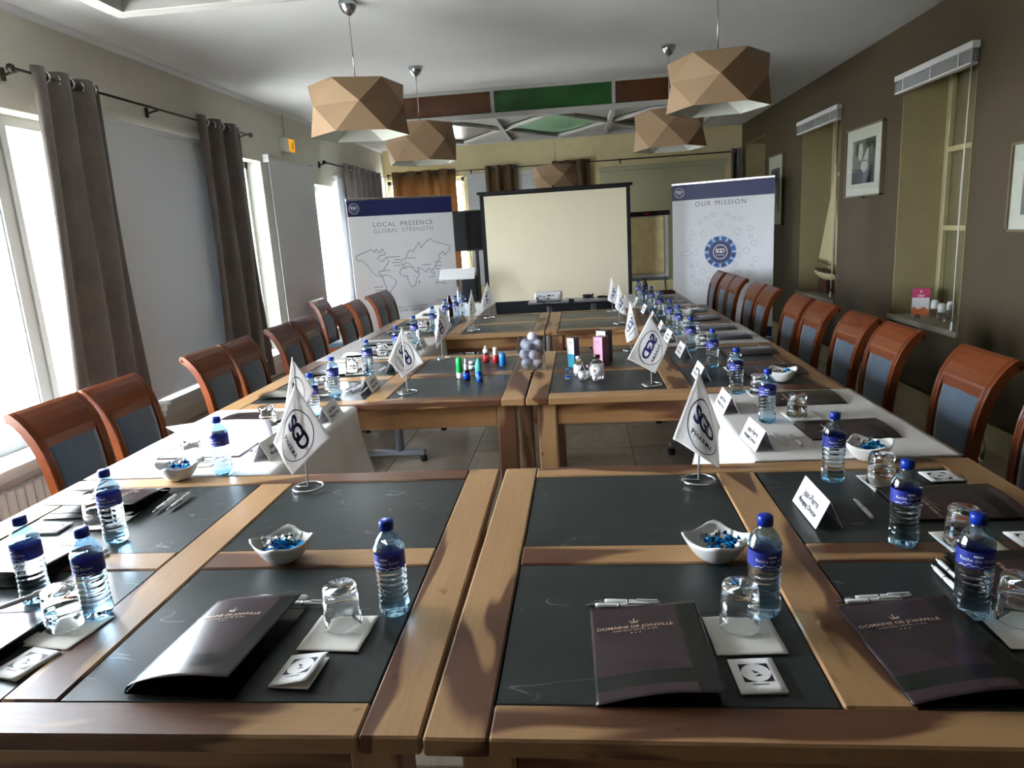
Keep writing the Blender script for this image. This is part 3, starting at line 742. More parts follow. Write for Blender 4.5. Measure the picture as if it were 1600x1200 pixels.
# ================================================================== CEILING LANTERNS AND LAMPS
def lantern(x0, x1, y0, y1, label, zb=2.60, open_below=False):
    """wooden box hung under the ceiling: coloured glass sides, lattice of diamonds below"""
    t = thing('ceiling_lantern', label, 'ceiling light', ((x0+x1)/2, (y0+y1)/2, zb)); w, d = (x1-x0)/2, (y1-y0)/2; hh = H-zb
    f = .075
    MB().box(-w, w, -d, -d+f, 0, .05, b=.004).box(-w, w, d-f, d, 0, .05, b=.004).box(-w, -w+f, -d+f, d-f, 0, .05).box(w-f, w, -d+f, d-f, 0, .05).obj('bottom_frame', 'lantern_paint', t)
    MB().box(-w, w, -d, -d+.03, hh-.035, hh).box(-w, w, d-.03, d, hh-.035, hh).box(-w, -w+.03, -d, d, hh-.035, hh).box(w-.03, w, -d, d, hh-.035, hh).obj('top_frame', 'lantern_paint', t)
    n = 3; cw = 2*w/n
    for k in range(n+1):
        x = -w+k*cw; x = min(max(x, -w+.02), w-.02)
        for y in (-d+.016, d-.016): MB().box(x-.016, x+.016, y-.016, y+.016, .05, hh-.035).obj('post', 'lantern_paint', t)
        if 0 < k < n: MB().box(x-.022, x+.022, -d+f, d-f, .0, .05).obj('cross_beam', 'lantern_paint', t)
    for k in range(n):
        a, b = -w+k*cw+.02, -w+(k+1)*cw-.02; g = 'green_glass' if k == 1 else 'amber_glass'
        for y in (-d+.014, d-.018): MB().box(a, b, y, y+.006, .05, hh-.035).obj('side_pane', g if y < 0 else 'clear_green_glass', t)
        if open_below: continue
        mx, hw, hd = (a+b)/2, (b-a)/2, d-f
        P = [(mx-hw, 0), (mx, -hd), (mx+hw, 0), (mx, hd)]
        for q in range(4):
            (ax, ay), (bx, by) = P[q], P[(q+1) % 4]; L = math.hypot(bx-ax, by-ay); an = math.atan2(by-ay, bx-ax)
            MB().box(-L/2, L/2, -.016, .016, .005, .04, b=.003).obj('lattice_bar', 'lantern_paint', t, ((ax+bx)/2, (ay+by)/2, 0), (0, 0, an))
        MB().prism([(mx-hw*.93, 0), (mx, -hd*.93), (mx+hw*.93, 0), (mx, hd*.93)], .042, .047).obj('bottom_pane', 'clear_green_glass' if k == 1 else 'amber_glass', t)
        pn = MB()
        for sx_ in (-1, 1):
            for sy_ in (-1, 1): pn.prism([(mx+sx_*hw, sy_*hd*.08), (mx+sx_*hw, sy_*hd), (mx+sx_*hw*.08, sy_*hd)][::sx_*sy_], .042, .047)
        pn.obj('corner_pane', 'lantern_paint', t)
    for s in (-1, 1): MB().box(s*w-s*.014-.003, s*w-s*.014+.003, -d+.03, d-.03, .05, hh-.035).obj('side_pane', 'green_glass', t)
    return t
lantern(-1.90, 1.56, 7.08, 9.02, 'far white ceiling lantern with amber and green glass sides')
lantern(-2.07, 1.56, 1.45, 3.36, 'near white ceiling lantern with pale green glass, cut by the frame', open_below=True)
def lamp(loc, off, ztop, zbot, label, r=.300):
    t = thing('pendant_lamp', label, 'lamp', (loc[0], loc[1], ztop), 0, 'faceted pendant lamps')
    hh = ztop-zbot
    def ringp(rr, z, o): return [(rr*math.cos(R(off+o+60*k)), rr*math.sin(R(off+o+60*k)), z) for k in range(6)]
    T, M_, B_ = ringp(r*.93, 0, 0), ringp(r*.985, -hh*.47, 30), ringp(r*.97, -hh, 0)
    vs = T+M_+B_; fs = []
    for k in range(6):
        k2 = (k+1) % 6; km = (k-1) % 6
        fs += [(k, 6+k, k2), (12+k, 12+k2, 6+k), (k, 6+km, 6+k), (12+k, 6+k, 6+km)]
    MB().add(vs, fs, 0).obj('shade', 'shade_outer', t)
    q = .985; cz = -hh*.5
    vi = [(x*q, y*q, cz+(z-cz)*.99) for x, y, z in vs]
    MB().add(vi, [tuple(reversed(f)) for f in fs]+[(5, 4, 3, 2, 1, 0)], 0).obj('lining', 'shade_inner', t)
    tp = [(x, y, .001) for x, y, z in T]
    MB().add(tp, [(0, 1, 2, 3, 4, 5)], 0).obj('shade_top', 'shade_outer', t)
    MB().tube([(0, 0, .0), (0, 0, H-ztop-.03)], .0035, 6).obj('cable', 'steel', t)
    MB().lathe([(0, -.075), (.012, -.072), (.034, -.055), (.05, -.025), (.055, 0)], 16, c=(0, 0, H-ztop)).obj('ceiling_cup', 'steel', t)
    s = MB().lathe([(.02, -.1), (.022, -.02), (.006, 0)], 12).obj('bulb_holder', 'white_plastic', t)
    MB().lathe([(0, -.2), (.025, -.185), (.034, -.155), (.026, -.12), (.016, -.1)], 14).obj('bulb', 'white_plastic', s)
    return t
lamp((-1.262, 4.33), 18, 2.425, 2.14, 'near left faceted tan pendant lamp hanging beside the wall side')
lamp((-1.25, 6.03), 52, 2.43, 2.13, 'second left faceted pendant lamp, in front of the lantern')
lamp((.835, 4.33), -8, 2.405, 2.135, 'near right faceted tan pendant lamp, largest in view')
lamp((.786, 6.05), -10, 2.385, 2.10, 'second right faceted pendant lamp, below the nearer one')
lamp((-.23, 9.35), 22, 2.31, 2.03, 'farthest pendant lamp hanging above the projection screen')

# ================================================================== FAR END OF THE ROOM
SGY = 8.62
t = thing('projection_screen', 'white projection screen with black borders on a tripod', 'screen', (-.245, SGY, 0))
MB().box(-.84, .855, -.004, .004, .68, 1.955).obj('screen_surface', 'screen_white', t)
MB().box(-.89, -.84, -.005, .005, .5, 1.975).box(.855, .9, -.005, .005, .5, 1.975).box(-.89, .9, -.005, .005, .46, .68).box(-.89, .9, -.0045, .005, 1.952, 1.985).obj('black_border', 'black_cloth', t)
MB().box(-.92, .93, -.025, .025, 1.972, 2.005, b=.006).obj('top_bar', 'black_plastic', t)
MB().box(-.93, .94, -.045, .045, .38, .46, b=.02).obj('roller_case', 'black_plastic', t)
MB().tube([(0, .07, .15), (0, .07, 2.03)], .016, 10).obj('pole', 'black_plastic', t)
for k in range(3):
    a = R(90+120*k); MB().tube([(0, .07, .5), (.5*math.cos(a), .07+.45*math.sin(a), .015)], .012, 8).obj('leg', 'black_plastic', t)
# roll-up banners
def banner(a, b, z1, label, fn):
    A, B_ = Vector(a), Vector(b); d = B_-A; w = d.length; ang = math.atan2(d.y, d.x)
    t = thing('rollup_banner', label, 'banner', (A.x, A.y, 0), ang)
    MB().box(0, w, -.002, .002, .08, z1).obj('print_sheet', 'banner_vinyl', t)
    MB().box(-.006, w+.006, -.012, .012, z1-.004, z1+.022, b=.004).obj('top_rail', 'steel', t)
    c = MB().box(-.02, w+.02, -.06, .06, .012, .085, b=.015).obj('base_case', 'steel', t)
    for s in (.12, w-.12): MB().box(s-.03, s+.03, -.16, .16, 0, .014, b=.004).obj('foot', 'grey_metal', c)
    MB().tube([(w/2, .03, .08), (w/2, .02, z1)], .01, 8).obj('pole', 'grey_metal', t)
    mp = lambda x, y: (x, -.0026, y)
    mp2 = lambda x, y: (x, -.0032, y); mp3 = lambda x, y: (x, -.0038, y)
    fn(t, w, z1, mp, mp2, mp3)
    return t
def logo_disc(mb, mp, cx, cy, r, mi):
    ring(mb, mp, cx, cy, r*.9, r, mi); put_text(mb, 'SGD', r*.78, mp, mi, .0012*r/.06, .76, (cx, cy+r*.14)); put_text(mb, 'PHARMA', r*.27, mp, mi, 0, 1.1, (cx, cy-r*.42))
def bn_left(t, w, z1, mp, mp2, mp3):
    px = w/1030.0                                   # one unit of the drawing
    MB().add([mp(0, z1), mp(0, z1-.19), mp(w, z1-.19), mp(w, z1)], [(0, 1, 2, 3)]).obj('blue_header', 'navy_print', t)
    mb = MB(); logo_disc(mb, mp2, .085, z1-.097, .062, 0); mb.obj('logo', 'white_ink', t)
    for wd, dx in (('LOCAL', -.262), ('PRESENCE', .145)): mb = MB(); put_text(mb, wd, .078, mp, 0, 0, 1.22, (w*.53+dx, z1-.30)); mb.obj('title', 'grey_ink', t)
    for wd, dx in (('GLOBAL', -.25), ('STRENGTH', .155)): mb = MB(); put_text(mb, wd, .070, mp, 0, 0, 1.22, (w*.53+dx, z1-.375)); mb.obj('subtitle', 'pale_ink', t)
    def Q(p): x, y = p; return ((x-85-.075*(y-100))*px, z1-.19-(y-125+.022*(x-80))*px*1.0)
    M = [[(150, 490), (165, 535), (210, 530), (250, 570), (300, 640), (340, 680), (385, 695), (400, 680), (375, 672), (370, 645), (410, 640), (435, 600), (460, 570), (470, 550), (440, 510), (415, 545), (395, 550), (360, 520), (380, 495), (435, 485), (410, 430), (380, 470), (350, 430), (330, 462), (300, 432), (270, 445), (200, 470)],
         [(400, 695), (430, 680), (470, 690), (540, 740), (525, 790), (500, 815), (470, 865), (445, 900), (440, 800), (415, 740)],
         [(580, 640), (575, 680), (610, 705), (650, 700), (660, 760), (695, 812), (730, 800), (742, 740), (775, 680), (740, 670), (712, 630), (660, 612), (610, 612)],
         [(600, 600), (590, 545), (640, 530), (655, 480), (690, 450), (712, 470), (770, 380), (790, 440), (830, 390), (890, 350), (920, 380), (1000, 400), (1090, 430), (1080, 470), (1035, 520), (1020, 480), (970, 510), (985, 550), (950, 580), (930, 640), (905, 650), (930, 700), (900, 690), (880, 640), (855, 650), (835, 675), (800, 640), (750, 625), (770, 655), (735, 672), (715, 630), (690, 612), (665, 580), (640, 575)],
         [(940, 790), (962, 755), (1000, 740), (1030, 762), (1030, 800), (990, 785)], [(760, 780), (770, 750), (775, 770)], [(1000, 690), (1040, 705), (1010, 712)]]
    for c in M:
        mb = MB(); line(mb, mp, [Q(p) for p in c], .006, 0, True); line(mb, mp2, [(Q(p)[0]+.005, Q(p)[1]-.004) for p in c], .0028, 1, True)
        mb.obj('continent_outline', ['pale_ink', 'grey_ink'], t)
    mb = MB()
    for (x0, x1, y) in ((440, 580, 512), (525, 580, 540), (500, 580, 567), (520, 585, 597), (600, 650, 627), (655, 740, 532), (410, 480, 640), (800, 890, 602), (930, 1000, 582), (930, 1005, 620), (940, 990, 648), (870, 935, 725), (330, 410, 795), (330, 400, 825), (325, 385, 856)): line(mb, mp2, [Q((x0, y)), Q((x1, y))], .007)
    for p in ((985, 757), (322, 797), (620, 560), (715, 710)): line(mb, mp2, [Q(p), (Q(p)[0]+.012, Q(p)[1])], .012)
    mb.obj('place_names', 'grey_ink', t)
    mb = MB(); put_text(mb, 'MANUFACTURING FACILITIES', .033, mp, 0, 0, 1.1, Q((665, 1008))); put_text(mb, 'ISO 15378 CERTIFIED', .046, mp, 0, 0, 1.0, Q((665, 1040)))
    put_text(mb, 'OVER', .045, mp, 0, 0, 1.2, Q((1000, 962))); put_text(mb, 'OVER 2', .06, mp, 0, 0, 1.1, Q((600, 1150))); mb.obj('caption', 'grey_ink', t)
banner((-2.72, 8.42), (-1.545, 9.0), 2.0, 'white roll-up banner with a world map and blue header, left of the screen', bn_left)
def bn_right(t, w, z1, mp, mp2, mp3):
    u = w/875.0
    MB().add([mp(0, z1), mp(0, z1-.185), mp(w, z1-.185), mp(w, z1)], [(0, 1, 2, 3)]).obj('blue_header', 'navy_print', t)
    mb = MB(); logo_disc(mb, mp2, .09, z1-.095, .06, 0); mb.obj('logo', 'white_ink', t)
    for wd, dx in (('OUR', -.225), ('MISSION', .105)): mb = MB(); put_text(mb, wd, .082, mp, 0, 0, 1.25, (w*.5+dx, z1-.245)); mb.obj('title', 'grey_ink', t)
    def Q(x, y): return ((x-40+.02*(y-50))*u, z1-.185-(y-190+.075*(x-50)*0+.03*(x-455))*u)
    C = Q(455, 655); s = u
    mb = MB(); ring(mb, mp, *C, 92*s, 138*s, 1, 48); ring(mb, mp2, *C, 0, 98*s, 0, 40)
    for k in range(12):
        a = R(30*k+15); ring(mb, mp2, C[0]+118*s*math.cos(a), C[1]+118*s*math.sin(a), 0, (16 if k % 2 else 10)*s, 0, 10)
        line(mb, mp3, [(C[0]+q*s*math.cos(a+.26), C[1]+q*s*math.sin(a+.26)) for q in (100, 141)], 9*s, 2)
    logo_disc(mb, mp3, *C, 64*s, 2); mb.obj('emblem', ['navy_print', 'sky_ink', 'white_ink'], t)
    mb = MB()
    for (x, y, r) in ((453, 418, 28), (608, 482, 28), (313, 497, 26), (677, 643, 27), (240, 663, 26), (300, 830, 26), (583, 758, 20), (610, 680, 20), (605, 610, 18), (400, 335, 20), (523, 333, 20), (632, 373, 20), (710, 457, 22), (745, 580, 24), (757, 717, 24), (703, 835, 22), (283, 927, 22), (208, 843, 22), (178, 732, 22), (182, 605, 22), (212, 487, 22), (287, 395, 18), (380, 985, 22), (600, 840, 24)):
        ring(mb, mp, *Q(x, y), (r-2.2)*s, r*s, 0, 18)
    for (x, y) in ((340, 360), (577, 365), (718, 525), (720, 770), (195, 780), (195, 545), (335, 950)):
        for dx in (-1, 1):
            for dy in (-1, 1): line(mb, mp, [Q(x+dx*6, y+dy*5), Q(x+dx*15, y+dy*14)], 5*s)
    for (x, y, a, lx, ly) in ((155, 668, 0, 48, 22), (225, 910, -.95, 50, 18), (225, 770, .5, 40, 20), (350, 905, -1.1, 32, 16)):
        c = Q(x, y); pts = [(c[0]+(lx*math.cos(q)*math.cos(a)-ly*math.sin(q)*math.sin(a))*s, c[1]+(lx*math.cos(q)*math.sin(a)+ly*math.sin(q)*math.cos(a))*s) for q in [2*PI*j/16 for j in range(16)]]
        line(mb, mp, pts, 2.2*s, 0, True)
    mb.obj('circle_pattern', 'pale_ink', t)
    MB().add([mp2(w*.55, .1), mp2(w, .1), mp2(w, .22), mp2(w*.55, .22)], [(0, 1, 2, 3)]).add([mp2(0, .1), mp2(w*.55, .1), mp2(w*.55, .22), mp2(0, .22)], [(0, 1, 2, 3)]).obj('blue_footer', 'navy_print', t)
banner((1.21, 9.12), (2.31, 8.62), 1.955, 'white roll-up banner with a blue round emblem, right of the flip chart', bn_right)
# flip chart
t = thing('flip_chart', 'flip chart easel with blank brown paper, right of the screen', 'flip chart', (.90, 9.25, 0))
MB().box(-.27, .27, -.01, .012, .80, 1.66).obj('board', 'white_plastic', t)
def ff(u, v):
    return (-.245+.47*u, -.012-.008*math.sin(7*u+9*v)*math.sin(5*v+3*u)*v-.006, 1.60-.72*v)
MB().sheet(ff, 24, 34, -.0015).obj('paper_sheet', 'kraft_paper', t)
MB().box(-.29, .29, -.03, .02, 1.61, 1.67, b=.008).obj('clamp_bar', 'black_plastic', t)
MB().box(-.26, .26, -.06, .0, .80, .84, b=.006).obj('pen_tray', 'grey_metal', t)
MB().box(-.03, .03, -.033, -.029, 1.63, 1.65).obj('badge', 'vial_red', t)
for s in (-1, 1): MB().tube([(s*.22, .0, .85), (s*.26, -.12, .01)], .012, 8).obj('leg', 'grey_metal', t)
MB().tube([(0, .03, 1.5), (0, .55, .01)], .012, 8).obj('leg', 'grey_metal', t)
# television on a stand
t = thing('television', 'black flat television on a stand left of the screen', 'television', (-1.42, 9.6, 0))
MB().box(-.24, .30, -.03, .03, 1.30, 1.835, b=.01).obj('casing', 'black_plastic', t)
MB().box(-.225, .285, -.032, -.029, 1.32, 1.815).obj('display', 'black_gloss', t)
MB().box(.05, .09, .0, .04, .06, 1.4).obj('pole', 'black_plastic', t)
MB().tube([(-.02, .0, 1.3), (-.0, .0, 1.1), (.05, .01, .95)], .004, 5).obj('power_cord', 'black_plastic', t)
MB().box(-.3, .4, -.2, .25, .0, .03, b=.01).box(.03, .11, -.03, .07, .03, .09).obj('base', 'black_plastic', t)
# lectern
t = thing('lectern', 'white slanted lectern on a chrome post before the map banner', 'lectern', (-1.40, 8.20, 0))
mb = MB().box(-.21, .21, -.09, .09, -.012, .012, b=.004); mb.xf(Matrix.Translation((0, 0, 1.075)) @ Matrix.Rotation(R(38), 4, 'X')); mb.obj('reading_board', 'white_plastic', t)
MB().tube([(0, .0, .02), (0, .0, 1.06)], .024, 12).obj('post', 'chrome', t)
MB().tube([(.19, -.03, 1.03), (.21, -.02, .9), (.19, 0, .75), (.2, .05, .6)], .004, 5).obj('cable', 'black_plastic', t)
MB().lathe([(.2, 0), (.2, .012), (.03, .022)], 24).obj('base', 'grey_metal', t)
t = thing('loudspeaker', 'black loudspeaker box on a pole behind the lectern', 'speaker', (-1.335, 8.72, 0))
MB().box(-.10, .10, -.1, .1, .70, 1.02, b=.012).obj('cabinet', 'black_plastic', t)
MB().box(-.085, .085, -.104, -.099, .715, 1.005).obj('grille', 'black_cloth', t)
MB().tube([(0, 0, .03), (0, 0, .71)], .018, 10).obj('pole', 'black_plastic', t); MB().lathe([(.18, 0), (.18, .015), (.02, .04)], 20).obj('base', 'black_plastic', t)
# projector stands with projector and cables
def stand(x, y, w, label, zt=.795):
    t = thing('projector_stand', label, 'stand', (x, y, 0), 0, 'projector stands')
    MB().box(-w, w, -.16, .16, zt-.018, zt, b=.004).obj('top_plate', 'grey_metal', t)
    MB().tube([(0, 0, .03), (0, 0, zt-.05)], .028, 12).obj('post', 'grey_metal', t)
    MB().box(-.09, .09, -.05, .05, zt-.05, zt-.018, b=.006).obj('mount', 'dark_iron', t)
    MB().box(-.2, .2, -.03, .03, .0, .035, b=.01).box(-.03, .03, -.2, .2, .0, .034, b=.01).obj('foot', 'grey_metal', t)
stand(-.31, 7.35, .21, 'small grey pedestal stand carrying the white projector')
stand(.155, 7.35, .20, 'small grey pedestal stand carrying coiled black cables')
t = thing('projector', 'white projector standing before the screen', 'projector', (-.31, 7.33, .796))
MB().box(-.145, .145, -.11, .11, .008, .095, b=.02).obj('housing', 'white_plastic', t)
mb = MB()
for x, z, w, hh in ((-.1, .06, .012, .012), (-.075, .06, .02, .01), (-.04, .05, .02, .012), (0.01, .062, .035, .014), (.05, .062, .012, .012), (-.115, .04, .015, .018), (.0, .035, .04, .01)): mb.box(x-w/2, x+w/2, -.1115, -.108, z-hh/2, z+hh/2)
mb.obj('ports', 'black_plastic', t)
MB().lathe([(.022, 0), (.022, .002)], 20).xf(Matrix.Translation((.1, -.1085, .045)) @ Matrix.Rotation(R(90), 4, 'X')).obj('speaker_grille', 'blind_fabric', t)
MB().lathe([(.03, 0), (.03, .02), (.022, .022)], 18).xf(Matrix.Translation((-.06, .11, .05)) @ Matrix.Rotation(R(-90), 4, 'X')).obj('lens', 'black_gloss', t)
for s in (-1, 1): MB().lathe([(.012, 0), (.012, .01)], 10, c=(s*.11, -.08, 0)).obj('foot', 'rubber', t)
tag(MB().tube([(-.41, 7.215, .84), (-.42, 7.19, .82), (-.36, 7.185, .80), (-.33, 7.18, .74), (-.33, 7.19, .55)], .005, 6).obj('power_cable', 'black_plastic'), 'black cable hanging from the back of the white projector', 'cable')
tag(MB().tube([(-.13+.04*math.cos(a)+.05, 7.3+.05*math.sin(a), .80+.003*a) for a in [k*.5 for k in range(8)]], .004, 6).obj('video_cable', 'grey_metal'), 'grey cable looped beside the white projector', 'cable')
pts = [(.10+.055*math.cos(k*.55)*(1+.1*math.sin(k)), 7.33+.07*math.sin(k*.55), .802+.0011*k) for k in range(36)]
tag(MB().tube(pts, .0055, 6).obj('coiled_cable', 'black_plastic'), 'coil of black cable on the right pedestal stand', 'cable')
pts = [(.25+.05*math.cos(k*.6), 7.33+.05*math.sin(k*.6), .801+.0008*k) for k in range(18)]
tag(MB().tube(pts, .005, 6).obj('coiled_cable', 'dark_iron'), 'smaller coil of cable at the right end of the pedestal stand', 'cable')

# ================================================================== NICHE CONTENTS
t = thing('model_sailboat', 'cream model sailboat on a mahogany stand in the second niche', 'model boat', (XR+.15, 7.98, .663))
def hull(u, v):
    y = -.36+.74*u; w = .075*math.sin(PI*min(1, .12+u*.9))**.7*(1 if u < .97 else .3); a = PI*v
    return (w*math.cos(a), y, .225+.028*u*u-.085*math.sin(a)*(math.sin(PI*min(1, .1+.88*u)))**.6)
MB().sheet(hull, 18, 10, .004).obj('hull', 'boat_cream', t)
MB().sheet(lambda u, v: ((.07*math.sin(PI*min(1, .12+u*.9))**.7)*(2*v-1), -.355+.73*u, .222+.028*u*u), 14, 3, .004).obj('deck', 'boat_mahogany', t)
MB().tube([(0, -.20, .22), (0, -.20, 1.33)], .007, 8).obj('mast', 'boat_cream', t)
MB().add([(0, -.19, 1.30), (0, -.185, .34), (.02, .31, .36), (.006, -.19, 1.30), (.006, -.185, .34), (.026, .31, .36)], [(0, 1, 2), (5, 4, 3), (0, 3, 4, 1), (1, 4, 5, 2), (2, 5, 3, 0)]).obj('sail', 'boat_cream', t)
MB().add([(0, -.215, 1.0), (0, -.37, .30), (.01, -.22, .32), (.005, -.215, 1.0), (.005, -.37, .30), (.015, -.22, .32)], [(0, 1, 2), (5, 4, 3), (0, 3, 4, 1), (1, 4, 5, 2), (2, 5, 3, 0)]).obj('jib', 'boat_cream', t)
MB().tube([(0, -.2, .30), (.01, .32, .33)], .005, 6).obj('boom', 'boat_mahogany', t)
mb = MB()
for y in (-.12, -.02, .08, .15): mb.box(-.02, .02, y-.02, y+.025, .226, .25, b=.004)
mb.obj('deck_fittings', 'boat_mahogany', t)
MB().prism([(-.16, 0), (.14, 0), (.12, .15), (-.12, .15)], -.04, .04, 'x').obj('stand', 'boat_mahogany', t)
t = thing('leaflet_box', 'pink and white leaflet dispenser in the nearest niche', 'leaflet box', (XR+.15, 5.80, .683), R(58))
t.scale = (1, .72, 1)
MB().box(-.055, -.005, -.085, .085, 0, .215, b=.003).obj('carton', 'white_plastic', t)
MB().box(-.0565, -.054, -.085, .085, .145, .216).box(-.0552, -.0048, -.0852, .0852, .2, .2158).obj('header', 'magenta_print', t)
MB().add([(-.0568, .083, .003), (-.0568, -.083, .003), (-.0568, -.08, .05), (-.0568, -.03, .075), (-.0568, .02, .05), (-.0568, .07, .075), (-.0568, .083, .05)], [(0, 1, 2, 3, 4, 5, 6)]).obj('orange_picture', 'orange_print', t)
mb = MB(); mp = lambda x, y: (-.0575, -x, y)
for y, w in ((.165, .07), (.155, .05)): line(mb, mp, [(-w/2, y), (w/2, y)], .004)
line(mb, mp, [(-.008, .185), (.0, .2), (.008, .188)], .007); mb.obj('print', 'white_ink', t)
def jar():
    t = thing('sample_bottle', 'x', 'bottle')
    MB().lathe([(0, 0), (.024, 0), (.026, .006), (.026, .05), (.018, .066), (.012, .07)], 14).obj('body', 'clear_glass', t)
    MB().lathe([(.014, .068), (.027, .07), (.029, .08), (.027, .12), (.020, .135), (0, .138)], 14).obj('cap', 'white_plastic', t)
    return t
for k, (dy, dx, lab) in enumerate(((5.63, .17, 'white-topped clear bottle beside the pink leaflet dispenser in the niche'), (5.50, .22, 'white-topped clear bottle at the middle of the niche sill'), (5.42, .12, 'white-topped clear bottle nearest the edge of the niche sill'))):
    place('jar', jar, (XR+dx, dy, .683), 0, lab, 'bottles on the niche sill')
t = thing('tealight_cup', 'small glass tealight cup on the front of the niche sill', 'cup', (XR+.04, 5.62, .683))
MB().lathe([(.014, 0), (.02, .002), (.022, .035), (.019, .035), (.017, .006), (0, .006)], 14).obj('glass_cup', 'clear_glass', t)
MB().lathe([(0, .007), (.015, .007), (.015, .018), (0, .019)], 12).obj('wax', 'white_plastic', t)
# ================================================================== THINGS ON THE TABLES
TZ = .7505
def Zt(x, y):
    """height of whatever table or cloth is under a point"""
    for (a, b, c, d, s, dr, nm) in CL:
        if a-.02 <= x <= b+.02 and c <= y <= d: return .7495
    return .7505
def make_bottle():
    t = thing('water_bottle', 'x', 'bottle')
    P = [(0, .004), (.010, .003), (.016, .0), (.024, .0), (.0295, .004), (.0325, .014), (.0325, .022)]
    z = .026
    for k in range(6):
        rr = .0322-.0016*math.sin(PI*min(1, (k+.6)/5.2))
        P += [(rr-.0016, z), (rr+.0002, z+.004), (rr+.0002, z+.008), (rr-.0016, z+.0115)]; z += .0125
    P += [(.0325, .106), (.0318, .109), (.0318, .143), (.0326, .146), (.0322, .1525), (0, .1525)]
    MB().lathe(P, 24).obj('water_filled_body', 'water_plastic', t)
    MB().lathe([(.0322, .1526), (.029, .163), (.0235, .173), (.0165, .182), (.0125, .187), (.012, .193), (.0145, .194), (.0145, .1965)], 24, cap=False).obj('shoulder', 'shoulder_plastic', t)
    lb = MB().lathe([(.0321, .110), (.0321, .1425)], 32)
    lb.f = [f for f in lb.f if len(f) == 4]; lb.mi = [0]*len(lb.f); lb.sm = [True]*len(lb.f)
    l = lb.obj('label', 'label_blue', t)
    mb = MB(); r = .0324
    mp = lambda x, y: (r*math.sin(x/r), -r*math.cos(x/r), y)
    put_text(mb, 'Roche des Ecrins', .0095, mp, 0, 0, 1, (0, .126))
    line(mb, mp, [(-.008+.002*k, .1345) for k in range(9)], .004)
    m = [(-.034, .1115), (-.027, .115), (-.022, .1125), (-.014, .1185), (-.008, .114), (-.002, .1165), (.006, .1125), (.014, .117), (.022, .113), (.03, .1155), (.035, .1115)]
    for k in range(len(m)-1): line(mb, mp, [m[k], m[k+1]], .0013)
    mb.obj('label_print', 'white_ink', l)
    MB().lathe([(.0150, .190), (.0152, .200), (.0150, .207), (.0135, .2095), (0, .2095)], 24).obj('cap', 'cap_blue', t)
    return t
BL = [(-1.296, 1.39, 'water bottle nearest the left edge of the photo, behind the shiny folder'), (-1.09, 1.318, 'water bottle standing by the napkin in the near left corner'), (-1.312, 1.708, 'water bottle before the open folder on the near left panel'),
      (-1.275, 2.252, 'water bottle between the left candy bowl and the nearest flag'), (-.416, 1.325, 'water bottle alone on the near slate panel left of the seam'), (-1.225, 3.0, 'water bottle half hidden behind the nearest left flags'),
      (-1.267, 3.41, 'water bottle on the middle left table, the nearer of its pair'), (-1.253, 3.97, 'water bottle on the middle left table, the farther of its pair'), (-1.225, 4.56, 'left water bottle just behind the third flag, on white cloth'),
      (-1.225, 5.09, 'left water bottle farther along the middle white cloth'), (-1.21, 5.71, 'left water bottle nearest on the far table'), (-1.21, 6.30, 'left water bottle midway on the far table'),
      (-1.17, 6.62, 'left water bottle at the rear edge of the far table'), (-1.155, 6.95, 'left water bottle on the rear white cloth by the lectern')]
BR = [(.346, 1.312, 'water bottle beside the near right candy bowl'), (.733, 1.30, 'water bottle nearest the right edge, between two folders'), (.742, 1.61, 'water bottle on the near right panel beside a name card'),
      (.729, 2.037, 'water bottle at the rear edge of the near right table by the candy bowl'), (.707, 2.685, 'nearest water bottle on the front right white cloth'), (.696, 3.17, 'water bottle at the far end of the front right white cloth'),
      (.702, 3.766, 'water bottle on the middle right table, the nearer of its pair'), (.670, 4.285, 'water bottle on the middle right table, the farther of its pair'), (.688, 4.94, 'nearest water bottle on the middle right white cloth'),
      (.68, 5.33, 'water bottle at the far end of the middle right white cloth'), (.686, 5.99, 'right water bottle in the middle of the far table'), (.667, 6.52, 'right water bottle at the back of the far table'),
      (.63, 6.85, 'right water bottle nearest on the rear white cloth'), (.617, 7.30, 'farthest right water bottle on the rear white cloth')]
for k, (x, y, lab) in enumerate(BL+BR):
    place('bottle', make_bottle, (x, y, Zt(x, y)), R((k*67) % 50-25), lab, 'water bottles with blue caps')
def make_cola():
    t = thing('cola_bottle', 'x', 'bottle')
    MB().lathe([(0, .002), (.026, 0), (.031, .01), (.031, .06), (.029, .08), (.031, .10), (.030, .14), (.018, .175), (.012, .19), (.012, .2), (0, .2)], 16).obj('dark_body', 'vial_dark', t)
    MB().lathe([(.0315, .09), (.0315, .125)], 16).obj('label', 'label_blue', t); MB().lathe([(.014, .192), (.014, .208), (0, .208)], 14).obj('cap', 'black_plastic', t)
    return t
place('cola', make_cola, (.70, 7.46, .7495), 0, 'dark soft drink bottle standing behind the farthest water bottle')
place('cola', make_cola, (.66, 7.12, .7495), 0, 'dark soft drink bottle between the rear right water bottles')
place('cola', make_cola, (-1.245, 6.70, .7495), 0, 'dark soft drink bottle among the rear left water bottles')

